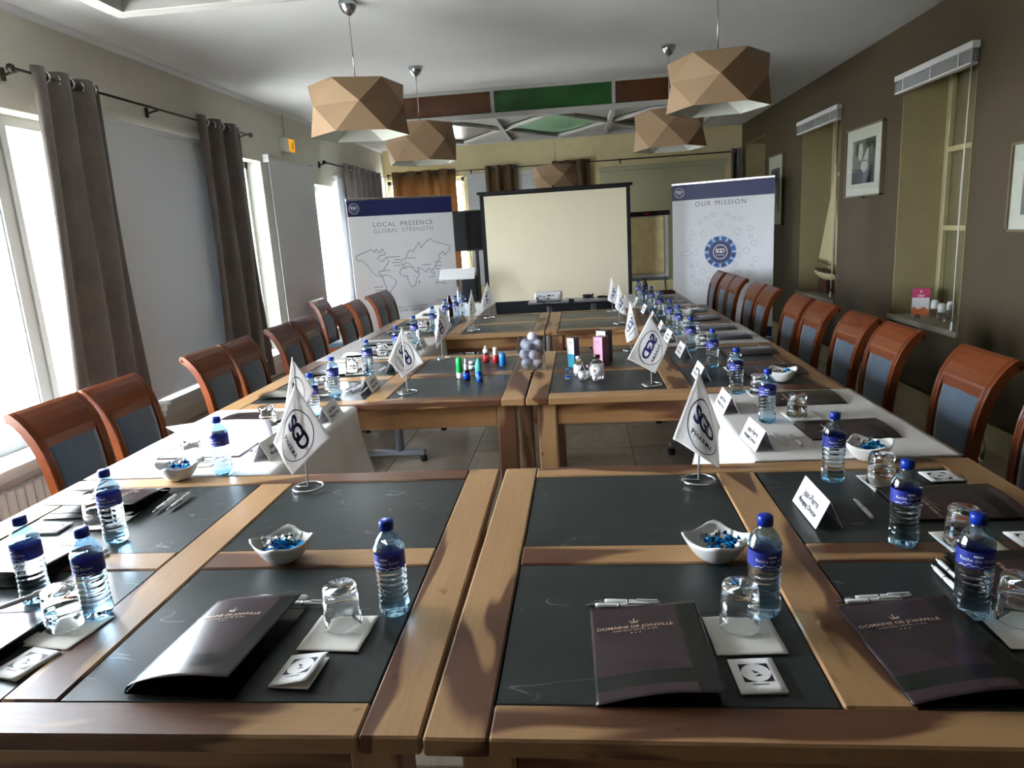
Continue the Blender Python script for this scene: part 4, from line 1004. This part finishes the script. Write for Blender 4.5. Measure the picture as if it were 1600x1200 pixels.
def make_tumbler():
    t = thing('glass_tumbler', 'x', 'glass')
    # upside down: rim on the table, thick base on top
    MB().lathe([(.0385, 0), (.0375, .03), (.0345, .082), (.032, .087), (0, .087), (0, .075), (.0318, .0745), (.0352, .03), (.0368, 0), (.0385, 0)], 28, cap=False).obj('glass_wall', 'clear_glass', t)
    return t
def make_napkin():
    t = thing('napkin', 'x', 'napkin')
    def fn(u, v): return ((u-.5)*.128, (v-.5)*.128, .0012+.0008*math.sin(9*u+5*v)*math.sin(7*v)+.0022*max(0, u-.8)*5*abs(math.sin(6*v)))
    n = MB().sheet(fn, 14, 14, .001).obj('paper_sheet', 'napkin_paper', t)
    mb = MB(); mp = lambda x, y: (x, y, .0024)
    ring(mb, mp, 0, .0, .010, .0108, 0, 20); put_text(mb, 'domaine de joinville', .0085, mp, 0, 0, 1, (0, -.002)); line(mb, mp, [(-.016, -.012), (.016, -.012)], .0008)
    mb.obj('print', 'pale_ink', n)
    return t
GL = [(-.513, 1.275, 0, 'near seat left of the seam'), (.288, 1.262, 0, 'near seat right of the seam'), (.806, 1.277, 0, 'right front corner seat'), (-1.137, 1.277, .2, 'left front corner seat'),
      (.853, 2.007, 1, 'rear right panel of the near table'), (.872, 1.605, 1, 'right edge of the near table'), (.839, 2.752, 1, 'front right white cloth'), (.79, 3.145, 1, 'far end of the front right cloth'), (.80, 3.69, 1, 'middle right table by its nearer bottle'), (.75, 4.43, 1, 'middle right table by its far edge'), (.79, 4.87, 1, 'middle right white cloth'), (.78, 5.27, 1, 'far end of the middle right cloth'), (.79, 5.9, 1, 'far right table'),
      (-1.464, 1.847, 2, 'near left panel behind the bottles'), (-1.47, 2.395, 2, 'front left white cloth'), (-1.393, 2.886, 2, 'far end of the front left cloth'), (-1.371, 3.498, 2, 'middle left table by its nearer bottle'), (-1.374, 4.033, 2, 'middle left table by its farther bottle'), (-1.34, 4.58, 2, 'middle left white cloth'), (-1.30, 5.16, 2, 'far end of the middle left cloth'), (-1.31, 5.75, 2, 'far left table')]
for k, (x, y, side, wh) in enumerate(GL):
    z = Zt(x, y); o = {0: (.0, -.03), .2: (.02, -.02), 1: (.02, -.0), 2: (.03, .0)}[side]
    place('napkin', make_napkin, (x+o[0], y+o[1], z), R({0: (-3, 2, -1)[k % 3], .2: -8, 1: 92, 2: -86}[side]), 'white paper napkin under the tumbler, %s' % wh, 'paper napkins')
    place('tumbler', make_tumbler, (x, y, z+.0034), R(k*31), 'upturned glass tumbler, %s' % wh, 'upturned tumblers')

def make_folder(op, bend):
    w, d = .215, .302
    t = thing('presentation_folder', 'x', 'folder')
    MB().box(-w/2, w/2, -d/2, d/2, 0, .0015).obj('back_cover', 'folder_black', t)
    MB().box(-w/2+.004, w/2-.04, -d/2+.004, d/2-.1, .0016, .0028).obj('inner_pocket', 'folder_black', t)
    def cz(u, v): return .0030+op*(u**(.36 if op > .03 else 1.2))*(1-.28*v*bend)+bend*.012*math.sin(PI*u)*(1-v)
    def fn(u, v): return (-w/2+w*u*math.sqrt(max(.2, 1-(op*1.1/w)**2)), -d/2+d*v, cz(u, v))
    def mi(u, v): return 1 if (u > .80 or .10 < v < .24) else 0
    c = MB().sheet(fn, 30, 30, .0008, 0, True, mi).obj('front_cover', ['folder_purple', 'folder_black'], t)
    mb = MB()
    def mp(x, y):
        u, v = (x+w/2)/w, (y+d/2)/d; p = fn(u, v); return (p[0], p[1], p[2]+.0009)
    put_text(mb, 'DOMAINE DE JOINVILLE', .0135, mp, 0, .0002, 1.02, (-.022, .068)); put_text(mb, 'CHATEAU HOTEL & SPA', .0078, mp, 0, 0, 1.05, (-.022, .056))
    for q in (-.008, 0, .008): ring(mb, mp, -.022+q, .046, 0, .0018, 0, 5)
    for a, l in ((90, .016), (140, .012), (40, .012), (180, .008), (0, .008)):
        cx, cy = -.022, .082; line(mb, mp, [(cx, cy), (cx+l*.6*math.cos(R(a)), cy+l*.6*math.sin(R(a))), (cx+l*math.cos(R(a)), cy+l*math.sin(R(a)))], .0026)
    mb.obj('gold_lettering', 'gold_ink', c)
    return t
for k in ('high', 'mid', 'low'): pass
FO = [('high', -.735, 1.195, -3, 'glossy folder with its cover sprung up, left of the seam'), ('mid', .108, 1.175, 1, 'purple hotel folder lying before the seat right of the seam'), ('mid', .606, 1.185, 3, 'purple hotel folder in the right front corner, right of another'), ('mid', -1.285, 1.17, -4, 'shiny folder cut by the left edge of the photo'),
      ('low', .965, 1.845, 90, 'dark folder on the rear right panel of the near table'), ('low', .955, 1.44, 92, 'dark folder at the right edge behind the front corner seat'), ('low', .945, 2.54, 91, 'nearer dark folder on the front right white cloth'), ('low', .94, 3.02, 90, 'farther dark folder on the front right white cloth'), ('low', .97, 3.61, 90, 'nearer dark folder on the middle right table'), ('low', .985, 4.17, 90, 'farther dark folder on the middle right table'),
      ('low', .97, 4.73, 90, 'nearer dark folder on the middle right cloth'), ('low', .965, 5.16, 90, 'farther dark folder on the middle right cloth'), ('low', .965, 5.72, 90, 'nearer dark folder on the far right table'), ('low', .955, 6.22, 90, 'farther dark folder on the far right table'), ('low', .89, 6.98, 90, 'nearer dark folder on the rear right cloth'), ('low', .88, 7.36, 90, 'farther dark folder on the rear right cloth'),
      ('high', -1.53, 1.985, -88, 'open glossy folder on the rear panel of the near left table'), ('high', -1.50, 1.555, -90, 'glossy folder with raised cover at the left edge of the near table'), ('low', -1.51, 3.03, -90, 'dark folder at the far end of the front left cloth'), ('low', -1.52, 3.50, -90, 'nearer dark folder on the middle left table'), ('low', -1.51, 4.07, -90, 'farther dark folder on the middle left table'),
      ('low', -1.49, 4.72, -90, 'nearer dark folder on the middle left cloth'), ('low', -1.47, 5.16, -90, 'farther dark folder on the middle left cloth'), ('low', -1.46, 5.8, -90, 'nearer dark folder on the far left table'), ('low', -1.45, 6.35, -90, 'farther dark folder on the far left table'), ('low', -1.42, 7.0, -90, 'dark folder on the rear left cloth')]
OPEN = {'high': (.040, .6), 'mid': (.022, 1.0), 'low': (.009, .6)}
for k, (sz, x, y, rz, lab) in enumerate(FO):
    place('folder_'+sz, lambda: make_folder(*OPEN[sz]), (x, y, Zt(x, y)), R(rz), lab, 'hotel presentation folders')
# the opened folder on the front left cloth, its pale inside turned to the camera
t = thing('open_folder', 'opened folder with its pale inner cover raised on the front left cloth', 'folder', (-1.5, 2.56, .7495))
MB().box(-.15, .19, -.12, .11, 0, .002).obj('back_cover', 'folder_purple', t)
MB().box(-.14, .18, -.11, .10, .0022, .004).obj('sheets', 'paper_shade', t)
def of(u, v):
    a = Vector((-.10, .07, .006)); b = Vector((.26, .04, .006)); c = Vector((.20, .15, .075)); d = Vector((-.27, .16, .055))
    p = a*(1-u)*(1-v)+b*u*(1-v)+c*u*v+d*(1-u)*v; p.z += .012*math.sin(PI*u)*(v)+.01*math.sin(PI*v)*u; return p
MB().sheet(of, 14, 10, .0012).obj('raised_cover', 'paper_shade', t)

def make_card(op):
    t = thing('coffee_card', 'x', 'card')
    w, d = .078, .096
    MB().box(-w/2, w/2, -d/2, d/2, 0, .0012).obj('lower_leaf', 'paper', t)
    def fn(u, v): return (-w/2+w*u, -d/2+d*v, .0018+op*u*(1-.35*v))
    c = MB().sheet(fn, 6, 6, .0008).obj('upper_leaf', 'paper', t)
    def mp(x, y): p = fn((x+w/2)/w, (y+d/2)/d); return (p[0], p[1], p[2]+.0005)
    mb = MB(); q = .025; cy = .006
    for sx_ in (-1, 1):
        for sy_ in (-1, 1):
            pts = [(sx_*q, cy+sy_*q), (sx_*q*.1, cy+sy_*q)]+[(sx_*q*1.0*math.sin(R(a)), cy+sy_*q*1.0*math.cos(R(a))) for a in (8, 25, 45, 65, 82)]+[(sx_*q, cy+sy_*q*.1)]
            mb.add([mp(*p) for p in pts], [tuple(range(len(pts)))])
    mb.add([mp(-.006, cy+.008), mp(.006, cy), mp(-.002, cy-.002)], [(0, 1, 2)]); mb.add([mp(.004, cy-.004), mp(.01, cy-.008), mp(-.004, cy-.011)], [(0, 1, 2)])
    line(mb, mp, [(-.014, -.026), (.014, -.026)], .002)
    mb.obj('card_emblem', 'ink', c)
    return t
for op, x, y, rz, lab in (('o', -.545, 1.115, -4, 'folded white card with a dark square emblem left of the seam'), ('f', .282, 1.105, 2, 'flat white card with a dark square emblem right of the seam'), ('f', -1.12, 1.14, -14, 'white emblem card at the left front corner seat'), ('f', -1.585, 1.80, -88, 'white emblem card on the near left panel by the open folder'),
                          ('f', 1.04, 2.045, 92, 'white emblem card at the rear edge of the near right table'), ('f', 1.04, 1.62, 90, 'white emblem card at the right edge of the photo'), ('o', -1.50, 2.33, -90, 'white emblem card beside the left candy bowl'), ('o', -1.42, 2.80, -90, 'white emblem card midway on the front left cloth')):
    place('card_'+op, lambda: make_card(.018 if op == 'o' else .003), (x, y, Zt(x, y)), R(rz), lab, 'white emblem cards')

def make_tent():
    t = thing('name_tent', 'x', 'name card')
    h, b, L = .072, .034, .095
    MB().prism([(-b, 0), (-.0008, h), (0, h+.0006), (0, h-.0012), (-b+.0018, 0)], -L, L, 'y').obj('front_panel', 'paper', t)
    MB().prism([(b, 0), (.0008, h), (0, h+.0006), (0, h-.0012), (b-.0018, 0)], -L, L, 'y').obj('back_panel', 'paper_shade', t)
    mb = MB()
    def mp(x, y): k = y/h; return (-b*(1-k)-.0012, -x, y)
    put_text(mb, 'Jean-Pierre', .024, mp, 0, .0005, 1, (0, .043)); put_text(mb, 'Managing Director', .0175, mp, 0, .0004, 1, (0, .022))
    mb.obj('print', 'ink', t)
    return t
TN = [(.605, 1.795, 0, 'white name card tent on the near right table'), (.605, 2.42, 0, 'nearer white name card tent on the front right cloth'), (.60, 2.90, 0, 'farther white name card tent on the front right cloth'), (.60, 3.52, 0, 'nearer white name tent on the middle right table, behind the near flag'), (.605, 4.16, 0, 'farther white name tent on the middle right table'), (.60, 4.70, 0, 'nearer white name tent on the middle right cloth'), (.60, 5.14, 0, 'farther white name tent on the middle right cloth'), (.60, 5.75, 0, 'nearer white name tent on the far right table'), (.59, 6.28, 0, 'farther white name tent on the far right table'), (.575, 6.95, 0, 'white name tent on the rear right cloth'),
      (-1.19, 2.47, 180, 'nearer white name tent on the front left cloth behind the flag'), (-1.145, 2.98, 180, 'farther white name tent on the front left cloth'), (-1.125, 3.56, 180, 'nearer white name tent on the middle left table'), (-1.13, 4.10, 180, 'farther white name tent on the middle left table'), (-1.13, 4.85, 180, 'white name tent on the middle left cloth'), (-1.06, 6.25, 180, 'white name tent on the far left table')]
for x, y, rz, lab in TN: place('tent', make_tent, (x, y, Zt(x, y)), R(rz+random.uniform(-4, 4)), lab, 'white name tents')
def make_pen():
    t = thing('ballpoint_pen', 'x', 'pen')
    MX = Matrix.Rotation(R(90), 4, 'Y')
    MB().lathe([(.0042, .022), (.0052, .03), (.0055, .07), (.0050, .130), (.0042, .136), (0, .137)], 12).xf(MX).obj('barrel', 'pen_white', t)
    MB().lathe([(0, 0), (.0012, .002), (.0042, .022)], 12).xf(MX).obj('tip', 'steel', t)
    MB().lathe([(.0057, .068), (.0057, .072)], 12).xf(MX).obj('band', 'steel', t)
    MB().box(.088, .132, -.0014, .0014, .005, .0078).obj('clip', 'pen_white', t)
    return t
PN = [((-.762, 1.383), (-.603, 1.372), 'white pen above the sprung folder left of the seam'), ((-.70, 1.354), (-.55, 1.350), 'white pen half under the sprung folder'), ((.008, 1.352), (.16, 1.338), 'white pen above the folder right of the seam'), ((-.012, 1.334), (.12, 1.328), 'pen peeking from behind the folder right of the seam'), ((.515, 1.352), (.655, 1.362), 'white pen above the right front corner folder'), ((.49, 1.338), (.66, 1.346), 'pencil-thin white pen touching the right front folder'),
      ((.732, 1.885), (.728, 1.74), 'white pen beside the near right name tent'), ((.752, 1.50), (.748, 1.36), 'white pen between bottle and right edge folder'), ((.775, 1.53), (.772, 1.40), 'second white pen by the right edge folder'), ((-1.322, 1.895), (-1.325, 2.05), 'white pen at the right side of the open left folder'), ((-1.285, 1.91), (-1.285, 2.06), 'second white pen by the open left folder'), ((-1.30, 1.262), (-1.23, 1.36), 'grey pen on the folder at the left edge'), ((-1.29, 1.50), (-1.29, 1.64), 'white pen by the raised left edge folder'),
      ((.74, 2.50), (.74, 2.36), 'white pen on the front right cloth by its nearer folder'), ((.68, 2.52), (.69, 2.38), 'second white pen on the front right cloth'), ((.735, 3.0), (.735, 2.86), 'white pen on the front right cloth by its farther folder'), ((.74, 3.58), (.74, 3.44), 'white pen on the middle right table'), ((.74, 4.16), (.74, 4.02), 'white pen farther along the middle right table'),
      ((-1.24, 2.50), (-1.24, 2.64), 'white pen on the front left cloth beside the name tent'), ((-1.29, 2.48), (-1.29, 2.62), 'second white pen on the front left cloth'), ((-1.22, 3.50), (-1.20, 3.63), 'white pen on the middle left table by the name tent'), ((-1.255, 3.52), (-1.24, 3.65), 'second white pen on the middle left table'), ((-1.215, 4.02), (-1.20, 4.15), 'white pen farther along the middle left table')]
for (a, b, lab) in PN:
    zz = Zt(*a)+.006+(.036 if a[0] < -1.295 and a[1] < 1.3 else 0)
    place('pen', make_pen, (a[0], a[1], zz), math.atan2(b[1]-a[1], b[0]-a[0]), lab, 'white pens')

# bowls of foil candies
def make_bowl():
    t = thing('candy_bowl', 'x', 'bowl')
    def shell(u, v, off=0.0):
        a = 2*PI*u; c, s = math.cos(a), math.sin(a); sq = (abs(c)**5+abs(s)**5)**(-1/5.0); cor = abs(math.sin(2*a))**4
        r = (.019+.047*v**.75)*(1+(sq-1)*v*.95)-off*.9
        z = .052*v**1.7+.012*cor*v**3+off*(1-v)
        return (r*math.cos(a+PI/4), r*math.sin(a+PI/4), z)
    def fn(u, v):
        return shell(u, 1-2*v, 0) if v < .5 else shell(u, (v-.5)*2, .004)
    mb = MB(); mb.sheet(lambda u, v: shell(u, v, 0), 32, 10, .0038); mb.lathe([(0, .0012), (.0205, .0012), (.0205, .0052), (0, .0052)], 32); mb.obj('bowl_shell', 'ceramic', t)
    return t
def candy(kind):
    t = thing('foil_candy', 'x', 'candy')
    mb = MB()
    bm = bmesh.new(); bmesh.ops.create_icosphere(bm, subdivisions=1, radius=.0098)
    for v in bm.verts: v.co = Vector((v.co.x*1.2, v.co.y*.9, v.co.z*.75))*(1+random.uniform(-.14, .14))
    mb.frombm(bm)
    for s in (-1, 1):
        pts = [(s*.009, 0, 0)]+[(s*.0185, .007*math.cos(a), .006*math.sin(a)) for a in (0, 1.2, 2.4, 3.7, 5)]
        mb.add(pts, [(0, 1, 2), (0, 2, 3), (0, 3, 4), (0, 4, 5), (0, 5, 1)])
    mb.obj('wrapper', kind, t)
    return t
BW = [(-.768, 1.575, 10, 26, 'near left candy bowl', 'white square bowl of foil candies on the strip left of the seam'), (.298, 1.548, -6, 16, 'near right candy bowl', 'white square bowl of foil candies on the strip right of the seam'), (-1.42, 2.21, 5, 12, 'left rear edge bowl', 'white square candy bowl at the rear edge of the near left table'),
      (.90, 2.215, 12, 12, 'right rear edge bowl', 'white square candy bowl at the rear edge of the near right table'), (.955, 3.375, 20, 6, 'middle right bowl', 'white square candy bowl on the middle right table'), (.92, 5.97, 0, 0, '', 'small white square bowl on the far right table'), (-1.36, 2.62, 0, 0, '', '')]
for (x, y, rz, n, nm, lab) in BW:
    if not lab: continue
    z = Zt(x, y)-.001; place('bowl', make_bowl, (x, y, z), R(rz), lab, 'white candy bowls')
    for k in range(n):
        lay = 0 if k < n*.55 else 1; rr = (.043 if lay == 0 else .034)*math.sqrt(random.random()); a = k*2.4
        kind = 'foil_blue' if (k % 5 in (0, 2, 3)) else 'foil_silver'
        if nm == 'near left candy bowl' and math.cos(a) < -.5: kind = 'foil_silver'
        o = place('candy_'+kind, lambda: candy(kind), (x+rr*math.cos(a), y+rr*math.sin(a), z+.034+lay*.016+.25*rr), random.uniform(0, 6), '%s foil-wrapped candy in the %s' % ('blue' if kind == 'foil_blue' else 'silver', nm), '%s candies in the %s' % ('blue' if kind == 'foil_blue' else 'silver', nm))
        o.rotation_euler = (random.uniform(-.5, .5), random.uniform(-.5, .5), random.uniform(0, 6))
t = thing('serving_tray', 'dark tray at the far right end of the tables', 'tray', (.90, 7.92, .7495))
MB().box(-.16, .16, -.1, .1, 0, .006, b=.002).box(-.16, .16, -.1, -.09, .006, .03).box(-.16, .16, .09, .1, .006, .03).box(-.16, -.15, -.09, .09, .006, .03).box(.15, .16, -.09, .09, .006, .03).obj('tray_body', 'boat_mahogany', t)
t = thing('snack_bowl', 'pale bowl heaped with snacks before the dark tray', 'bowl', (.84, 7.62, .7495))
MB().lathe([(.02, 0), (.03, .004), (.06, .035), (.065, .045), (.06, .043), (.028, .01), (0, .01)], 20).obj('bowl_shell', 'ceramic', t)
mb = MB()
for k in range(14):
    bm = bmesh.new(); bmesh.ops.create_icosphere(bm, subdivisions=1, radius=.014); a = k*2.4; r = .04*math.sqrt((k+.5)/14)
    bmesh.ops.translate(bm, verts=bm.verts, vec=(r*math.cos(a), r*math.sin(a), .045+.012*(1-r/.04))); mb.frombm(bm)
s_ = mb.obj('snacks', 'mount_board', t); s_['kind'] = 'stuff'

# table flags
def flag(x, y, A, L, B, Rr, lab, front=-1, amp=.022, k=1.0, mirror=False):
    z = Zt(x, y); t = thing('table_flag', lab, 'flag', (x, y, z), 0, 'small white table flags')
    MB().tube([(0, 0, .004), (0, 0, A[1]+.002)], .0028, 8).obj('pole', 'pole_metal', t)
    MB().tube([(.048*math.cos(a), .048*math.sin(a), .0045) for a in [2*PI*j/36 for j in range(36)]], .0042, 8, closed=True).tube([(0, 0, .0045), (-.047, .006, .0045)], .0032, 8).obj('base_ring', 'chrome', t)
    if mirror: L, Rr = Rr, L
    yl = .75*math.sqrt(max(0, .10**2-L[0]**2)); yr = .75*math.sqrt(max(0, .10**2-Rr[0]**2))
    P = lambda c, yy: Vector((c[0], yy, c[1]))
    a0, l0, b0, r0 = P((0, A[1]), 0), P(L, -yl*.35), P(B, 0), P(Rr, yr)
    def fn(s, q):
        p = a0*(1-s)*(1-q)+l0*s*(1-q)+r0*q*(1-s)+b0*s*q
        th = q/(s+q) if s+q > 1e-6 else .5; rr = min(1, math.hypot(s, q))
        p.y += front*(.006+amp*rr*(1+math.sin(2*PI*k*th-PI/2))*.5)+.004*rr*math.sin(7*th+3*rr)
        p.x += .006*rr*math.sin(2*PI*k*th)
        return p
    c = MB().sheet(lambda u, v: fn(u, v), 22, 22, .0006).obj('flag_cloth', 'flag_satin', t)
    S = .2
    for sg in (-1, 1):
        mb = MB()
        def mp(x_, y_, off=.0013*sg):
            q, s = .5+x_/S, .52-y_/S; e = .01
            p = fn(s, q); n = (fn(s+e, q)-fn(s-e, q)).cross(fn(s, q+e)-fn(s, q-e)).normalized(); return p+n*(off-.0003)
        ring(mb, mp, 0, 0, .0785, .0815, 1, 48); put_text(mb, 'SGD', .072, mp, 0, .0022, .78, (0, .014)); put_text(mb, 'PHARMA', .0235, mp, 1, .0004, 1.22, (0, -.040))
        mb.obj('printed_logo', ['navy_ink', 'ink'], c)
    return t
FL = [(-.901, 2.085, (.0, .349), (-.091, .162), (-.034, .056), (.082, .157), 'nearest left white logo flag, standing by the seam end of the near table', -1, .026, 1),
      (-1.13, 2.62, (0, .345), (-.05, .13), (-.02, .05), (.05, .20), 'white logo flag half hidden behind the nearest left flag', -1, .02, 1),
      (-.892, 3.433, (0, .338), (-.084, .171), (-.03, .069), (.094, .147), 'white logo flag at the front of the middle left table', 1, .03, 1),
      (-.886, 4.381, (0, .34), (-.035, .172), (-.028, .068), (.071, .209), 'white logo flag at the back of the middle left table', -1, .025, 1),
      (-.859, 5.632, (0, .334), (-.039, .186), (-.021, .075), (.02, .15), 'white logo flag at the front of the far left table', -1, .02, 1),
      (-.831, 6.449, (-.0, .333), (-.065, .159), (-.05, .075), (.06, .129), 'white logo flag at the back of the far left table', -1, .02, 1),
      (.344, 2.06, (.0, .345), (-.080, .143), (.05, .060), (.072, .155), 'nearest right white logo flag, rolled round its pole', -1, .05, 1),
      (.34, 3.392, (.0, .347), (-.115, .139), (.013, .06), (.08, .194), 'white flag seen from behind with reversed lettering', -1, .012, .5, True),
      (.317, 4.385, (.0, .313), (-.025, .135), (-.027, .054), (.048, .103), 'white logo flag at the back of the middle right table', -1, .02, 1, True),
      (.321, 5.639, (.0, .321), (-.029, .13), (.023, .081), (.062, .07), 'white logo flag at the front of the far right table', -1, .02, 1, True),
      (.307, 6.475, (.0, .32), (-.038, .102), (.031, .069), (.062, .126), 'white logo flag at the back of the far right table', -1, .02, 1, True)]
for f in FL: flag(*f)

# the glass vase of lilac balls
VX, VY = -.278, 3.925
t = thing('glass_vase', 'square glass vase full of pale lilac balls across the seam', 'vase', (VX, VY, TZ), R(2))
q, th, h = .076, .005, .185
MB().box(-q, q, -q, q, 0, .012, b=.002).obj('thick_base', 'clear_glass', t)
for k in range(4):
    m = MB().box(-q, q, q-th, q, .0125, h, b=.0012); m.xf(Matrix.Rotation(k*PI/2, 4, 'Z') @ Matrix.Scale(1 if k % 2 == 0 else .93, 4, (1, 0, 0))); m.obj('glass_side', 'vase_glass', t)
def make_ball():
    t = thing('ball', 'x', 'ball')
    MB().lathe([(.0285*math.sin(PI*j/14), -.0285*math.cos(PI*j/14)) for j in range(15)], 22).obj('ball_surface', 'ball_lilac', t)
    mb = MB(); r = .0288
    def mp(x, y): return (r*math.sin(x/r)*math.cos(y/r), -r*math.cos(x/r)*math.cos(y/r), r*math.sin(y/r))
    ring(mb, mp, 0, 0, .009, .0097, 0, 20); put_text(mb, 'SGD', .008, mp, 0, 0, .8); mb.obj('print', 'pale_ink', t)
    return t
for k, (x, y, z) in enumerate([(-.030, -.036, .042), (.034, -.030, .043), (-.028, .034, .042), (.034, .034, .043), (-.042, -.010, .090), (.016, -.040, .088), (.040, .018, .094), (-.014, .0405, .092), (-.012, -.022, .137), (.040, -.006, .144), (-.036, .030, .140), (.020, .040, .143), (.008, .004, .186)]):
    place('ball', make_ball, (VX+x, VY+y, TZ+z), R(k*77), 'topmost lilac ball on the heap in the glass vase' if k == 12 else '%s %s lilac ball in the %s layer inside the glass vase' % ('front' if y < 0 else 'back', 'left' if x < 0 else 'right', ['bottom', 'second', 'third'][k//4]), 'lilac balls in the glass vase')

# medicine samples, left of the vase
def sample(name, label, x, y, parts, cat='bottle', rz=0):
    t = thing(name, label, cat, (x, y, TZ), R(rz))
    for nm, mat, prof in parts: MB().lathe(prof, 18).obj(nm, mat, t)
    return t
def cyl(r, z0, z1, b=.002): return [(r-b, z0), (r, z0+b), (r, z1-b), (r-b, z1)]
def bul(r, z0, z1): return [(r-.002, z0), (r, z0+.002), (r, z1-r*1.1), (r*.86, z1-r*.55), (r*.5, z1-r*.12), (0, z1)]
sample('nasal_spray', 'tall green capped spray with a white foot, at the left of the samples', -.672, 3.76, [('foot', 'vial_white', cyl(.018, 0, .030)), ('green_cap', 'vial_green', bul(.0175, .030, .118))])
sample('dropper_bottle', 'cobalt bottle with a slim white nozzle beside the green spray', -.622, 3.685, [('body', 'vial_dark', cyl(.019, 0, .058)), ('label', 'vial_cobalt', [(.0193, .008), (.0193, .045)]), ('collar', 'vial_white', cyl(.012, .058, .090)), ('nozzle', 'vial_white', [(.008, .09), (.006, .118), (0, .121)])])
sample('teal_bottle', 'clear teal ampoule bottle behind the small blue vial', -.568, 3.78, [('body', 'teal_plastic', [(.020, 0), (.021, .002), (.021, .060), (.014, .085), (.006, .1), (0, .104)])])
sample('blue_vial', 'small cobalt blue vial nearest the camera among the samples', -.545, 3.635, [('body', 'vial_cobalt', cyl(.0155, 0, .046)), ('shoulder', 'vial_cobalt', [(.014, .046), (.008, .056), (0, .058)]), ('band', 'sky_ink', [(.0157, .012), (.0157, .034)])])
sample('capped_jar', 'small dark jar with a white label and cap behind the sprays', -.637, 3.985, [('body', 'vial_dark', cyl(.019, 0, .036)), ('label', 'vial_white', [(.0193, .006), (.0193, .028)]), ('cap', 'vial_white', cyl(.017, .036, .050))])
sample('red_ampoule', 'little red vial between the white jar and the dropper', -.600, 4.04, [('body', 'vial_red', bul(.013, 0, .055))])
sample('dropper_bottle', 'dark red dropper bottle with a cream bulb', -.578, 4.185, [('body', 'vial_dark', cyl(.020, 0, .062)), ('label', 'vial_red', [(.0203, .010), (.0203, .050)]), ('collar', 'vial_white', cyl(.016, .062, .085)), ('bulb', 'mount_board', [(.008, .085), (.008, .1), (0, .108)])])
sample('red_bottle', 'red bottle with a tall white cap right of the dropper', -.516, 4.165, [('body', 'vial_red', cyl(.019, 0, .048)), ('cap', 'vial_white', cyl(.0145, .048, .096))])
sample('blue_bullet', 'bright blue rounded spray cap nearest the vase', -.462, 4.06, [('body', 'golf_blue', bul(.020, 0, .082))])
# right of the vase
def carton(label, x, y, w, d, h, rz, mats, zsplit=None):
    t = thing('carton', label, 'box', (x, y, TZ), R(rz))
    MB().box(-w/2, w/2, -d/2, d/2, 0, h, b=.0008).obj('carton_body', mats[0], t)
    MB().box(-w/2+.0005, w/2-.0005, -d/2-.0006, -d/2+.0002, .001, h-.001).obj('front_face', mats[1], t)
    if zsplit: MB().box(-w/2+.0005, w/2-.0005, -d/2-.001, -d/2+.0002, .001, h*zsplit).obj('colour_band', mats[2], t)
    mb = MB(); mp = lambda a, b: (a, -d/2-.0014, b); line(mb, mp, [(-w*.28, h*.86), (w*.28, h*.86)], .005); line(mb, mp, [(-w*.28, h*.8), (w*.1, h*.8)], .003); mb.obj('print', 'grey_ink', t)
    return t
carton('white and blue medicine carton right of the vase', -.04, 3.95, .048, .048, .168, -38, ['box_navy', 'vial_white', 'box_teal'], .45)
carton('pink medicine carton standing behind the large clear vial', .118, 3.96, .062, .062, .165, -38, ['box_purple', 'box_pink', 'box_pink'])
carton('taller white and dark carton behind the pink one', .140, 4.05, .066, .066, .187, -38, ['box_navy', 'vial_white', 'vial_white'])
vial = lambda r, h: [(0, .001), (r-.003, 0), (r, .004), (r, h*.62), (r*.8, h*.72), (r*.42, h*.8), (r*.42, h*.88), (0, h*.88)]
for nm, lab, x, y, r, h, cap in (('vial', 'large clear vial with a dark stopper before the pink carton', .082, 3.60, .036, .126, 'vial_dark'), ('vial', 'clear vial with a white cap before the blue carton', -.014, 3.70, .026, .104, 'vial_white'), ('vial', 'small clear labelled vial in front of the white-capped vial', .005, 3.592, .021, .074, 'steel'), ('vial', 'tiny white labelled vial before the large clear vial', .068, 3.540, .012, .060, 'vial_red'), ('vial', 'tiny clear vial behind the small labelled vial', .034, 3.635, .014, .066, 'box_pink'), ('vial', 'small vial with a blue band, left of the clear vials', -.073, 3.62, .014, .056, 'golf_blue')):
    sample(nm, lab, x, y, [('glass_body', 'clear_glass', vial(r, h)), ('label', 'vial_cobalt' if 'blue band' in lab else 'vial_white', [(r+.0004, h*.14), (r+.0004, h*(.3 if 'blue band' in lab else .52))]), ('cap', cap, cyl(r*.5, h*.86, h, .001))])
# glassware on the floor between the right chairs
t = thing('glass_carafe', 'clear glass carafe on the floor against the right wall by the nearest chair', 'carafe', (2.36, 4.30, 0))
MB().lathe([(0, .004), (.05, 0), (.058, .01), (.058, .10), (.04, .16), (.028, .22), (.034, .25), (.031, .25), (.025, .22), (.037, .16), (.054, .10), (.054, .012), (0, .01)], 22).obj('glass_body', 'clear_glass', t)
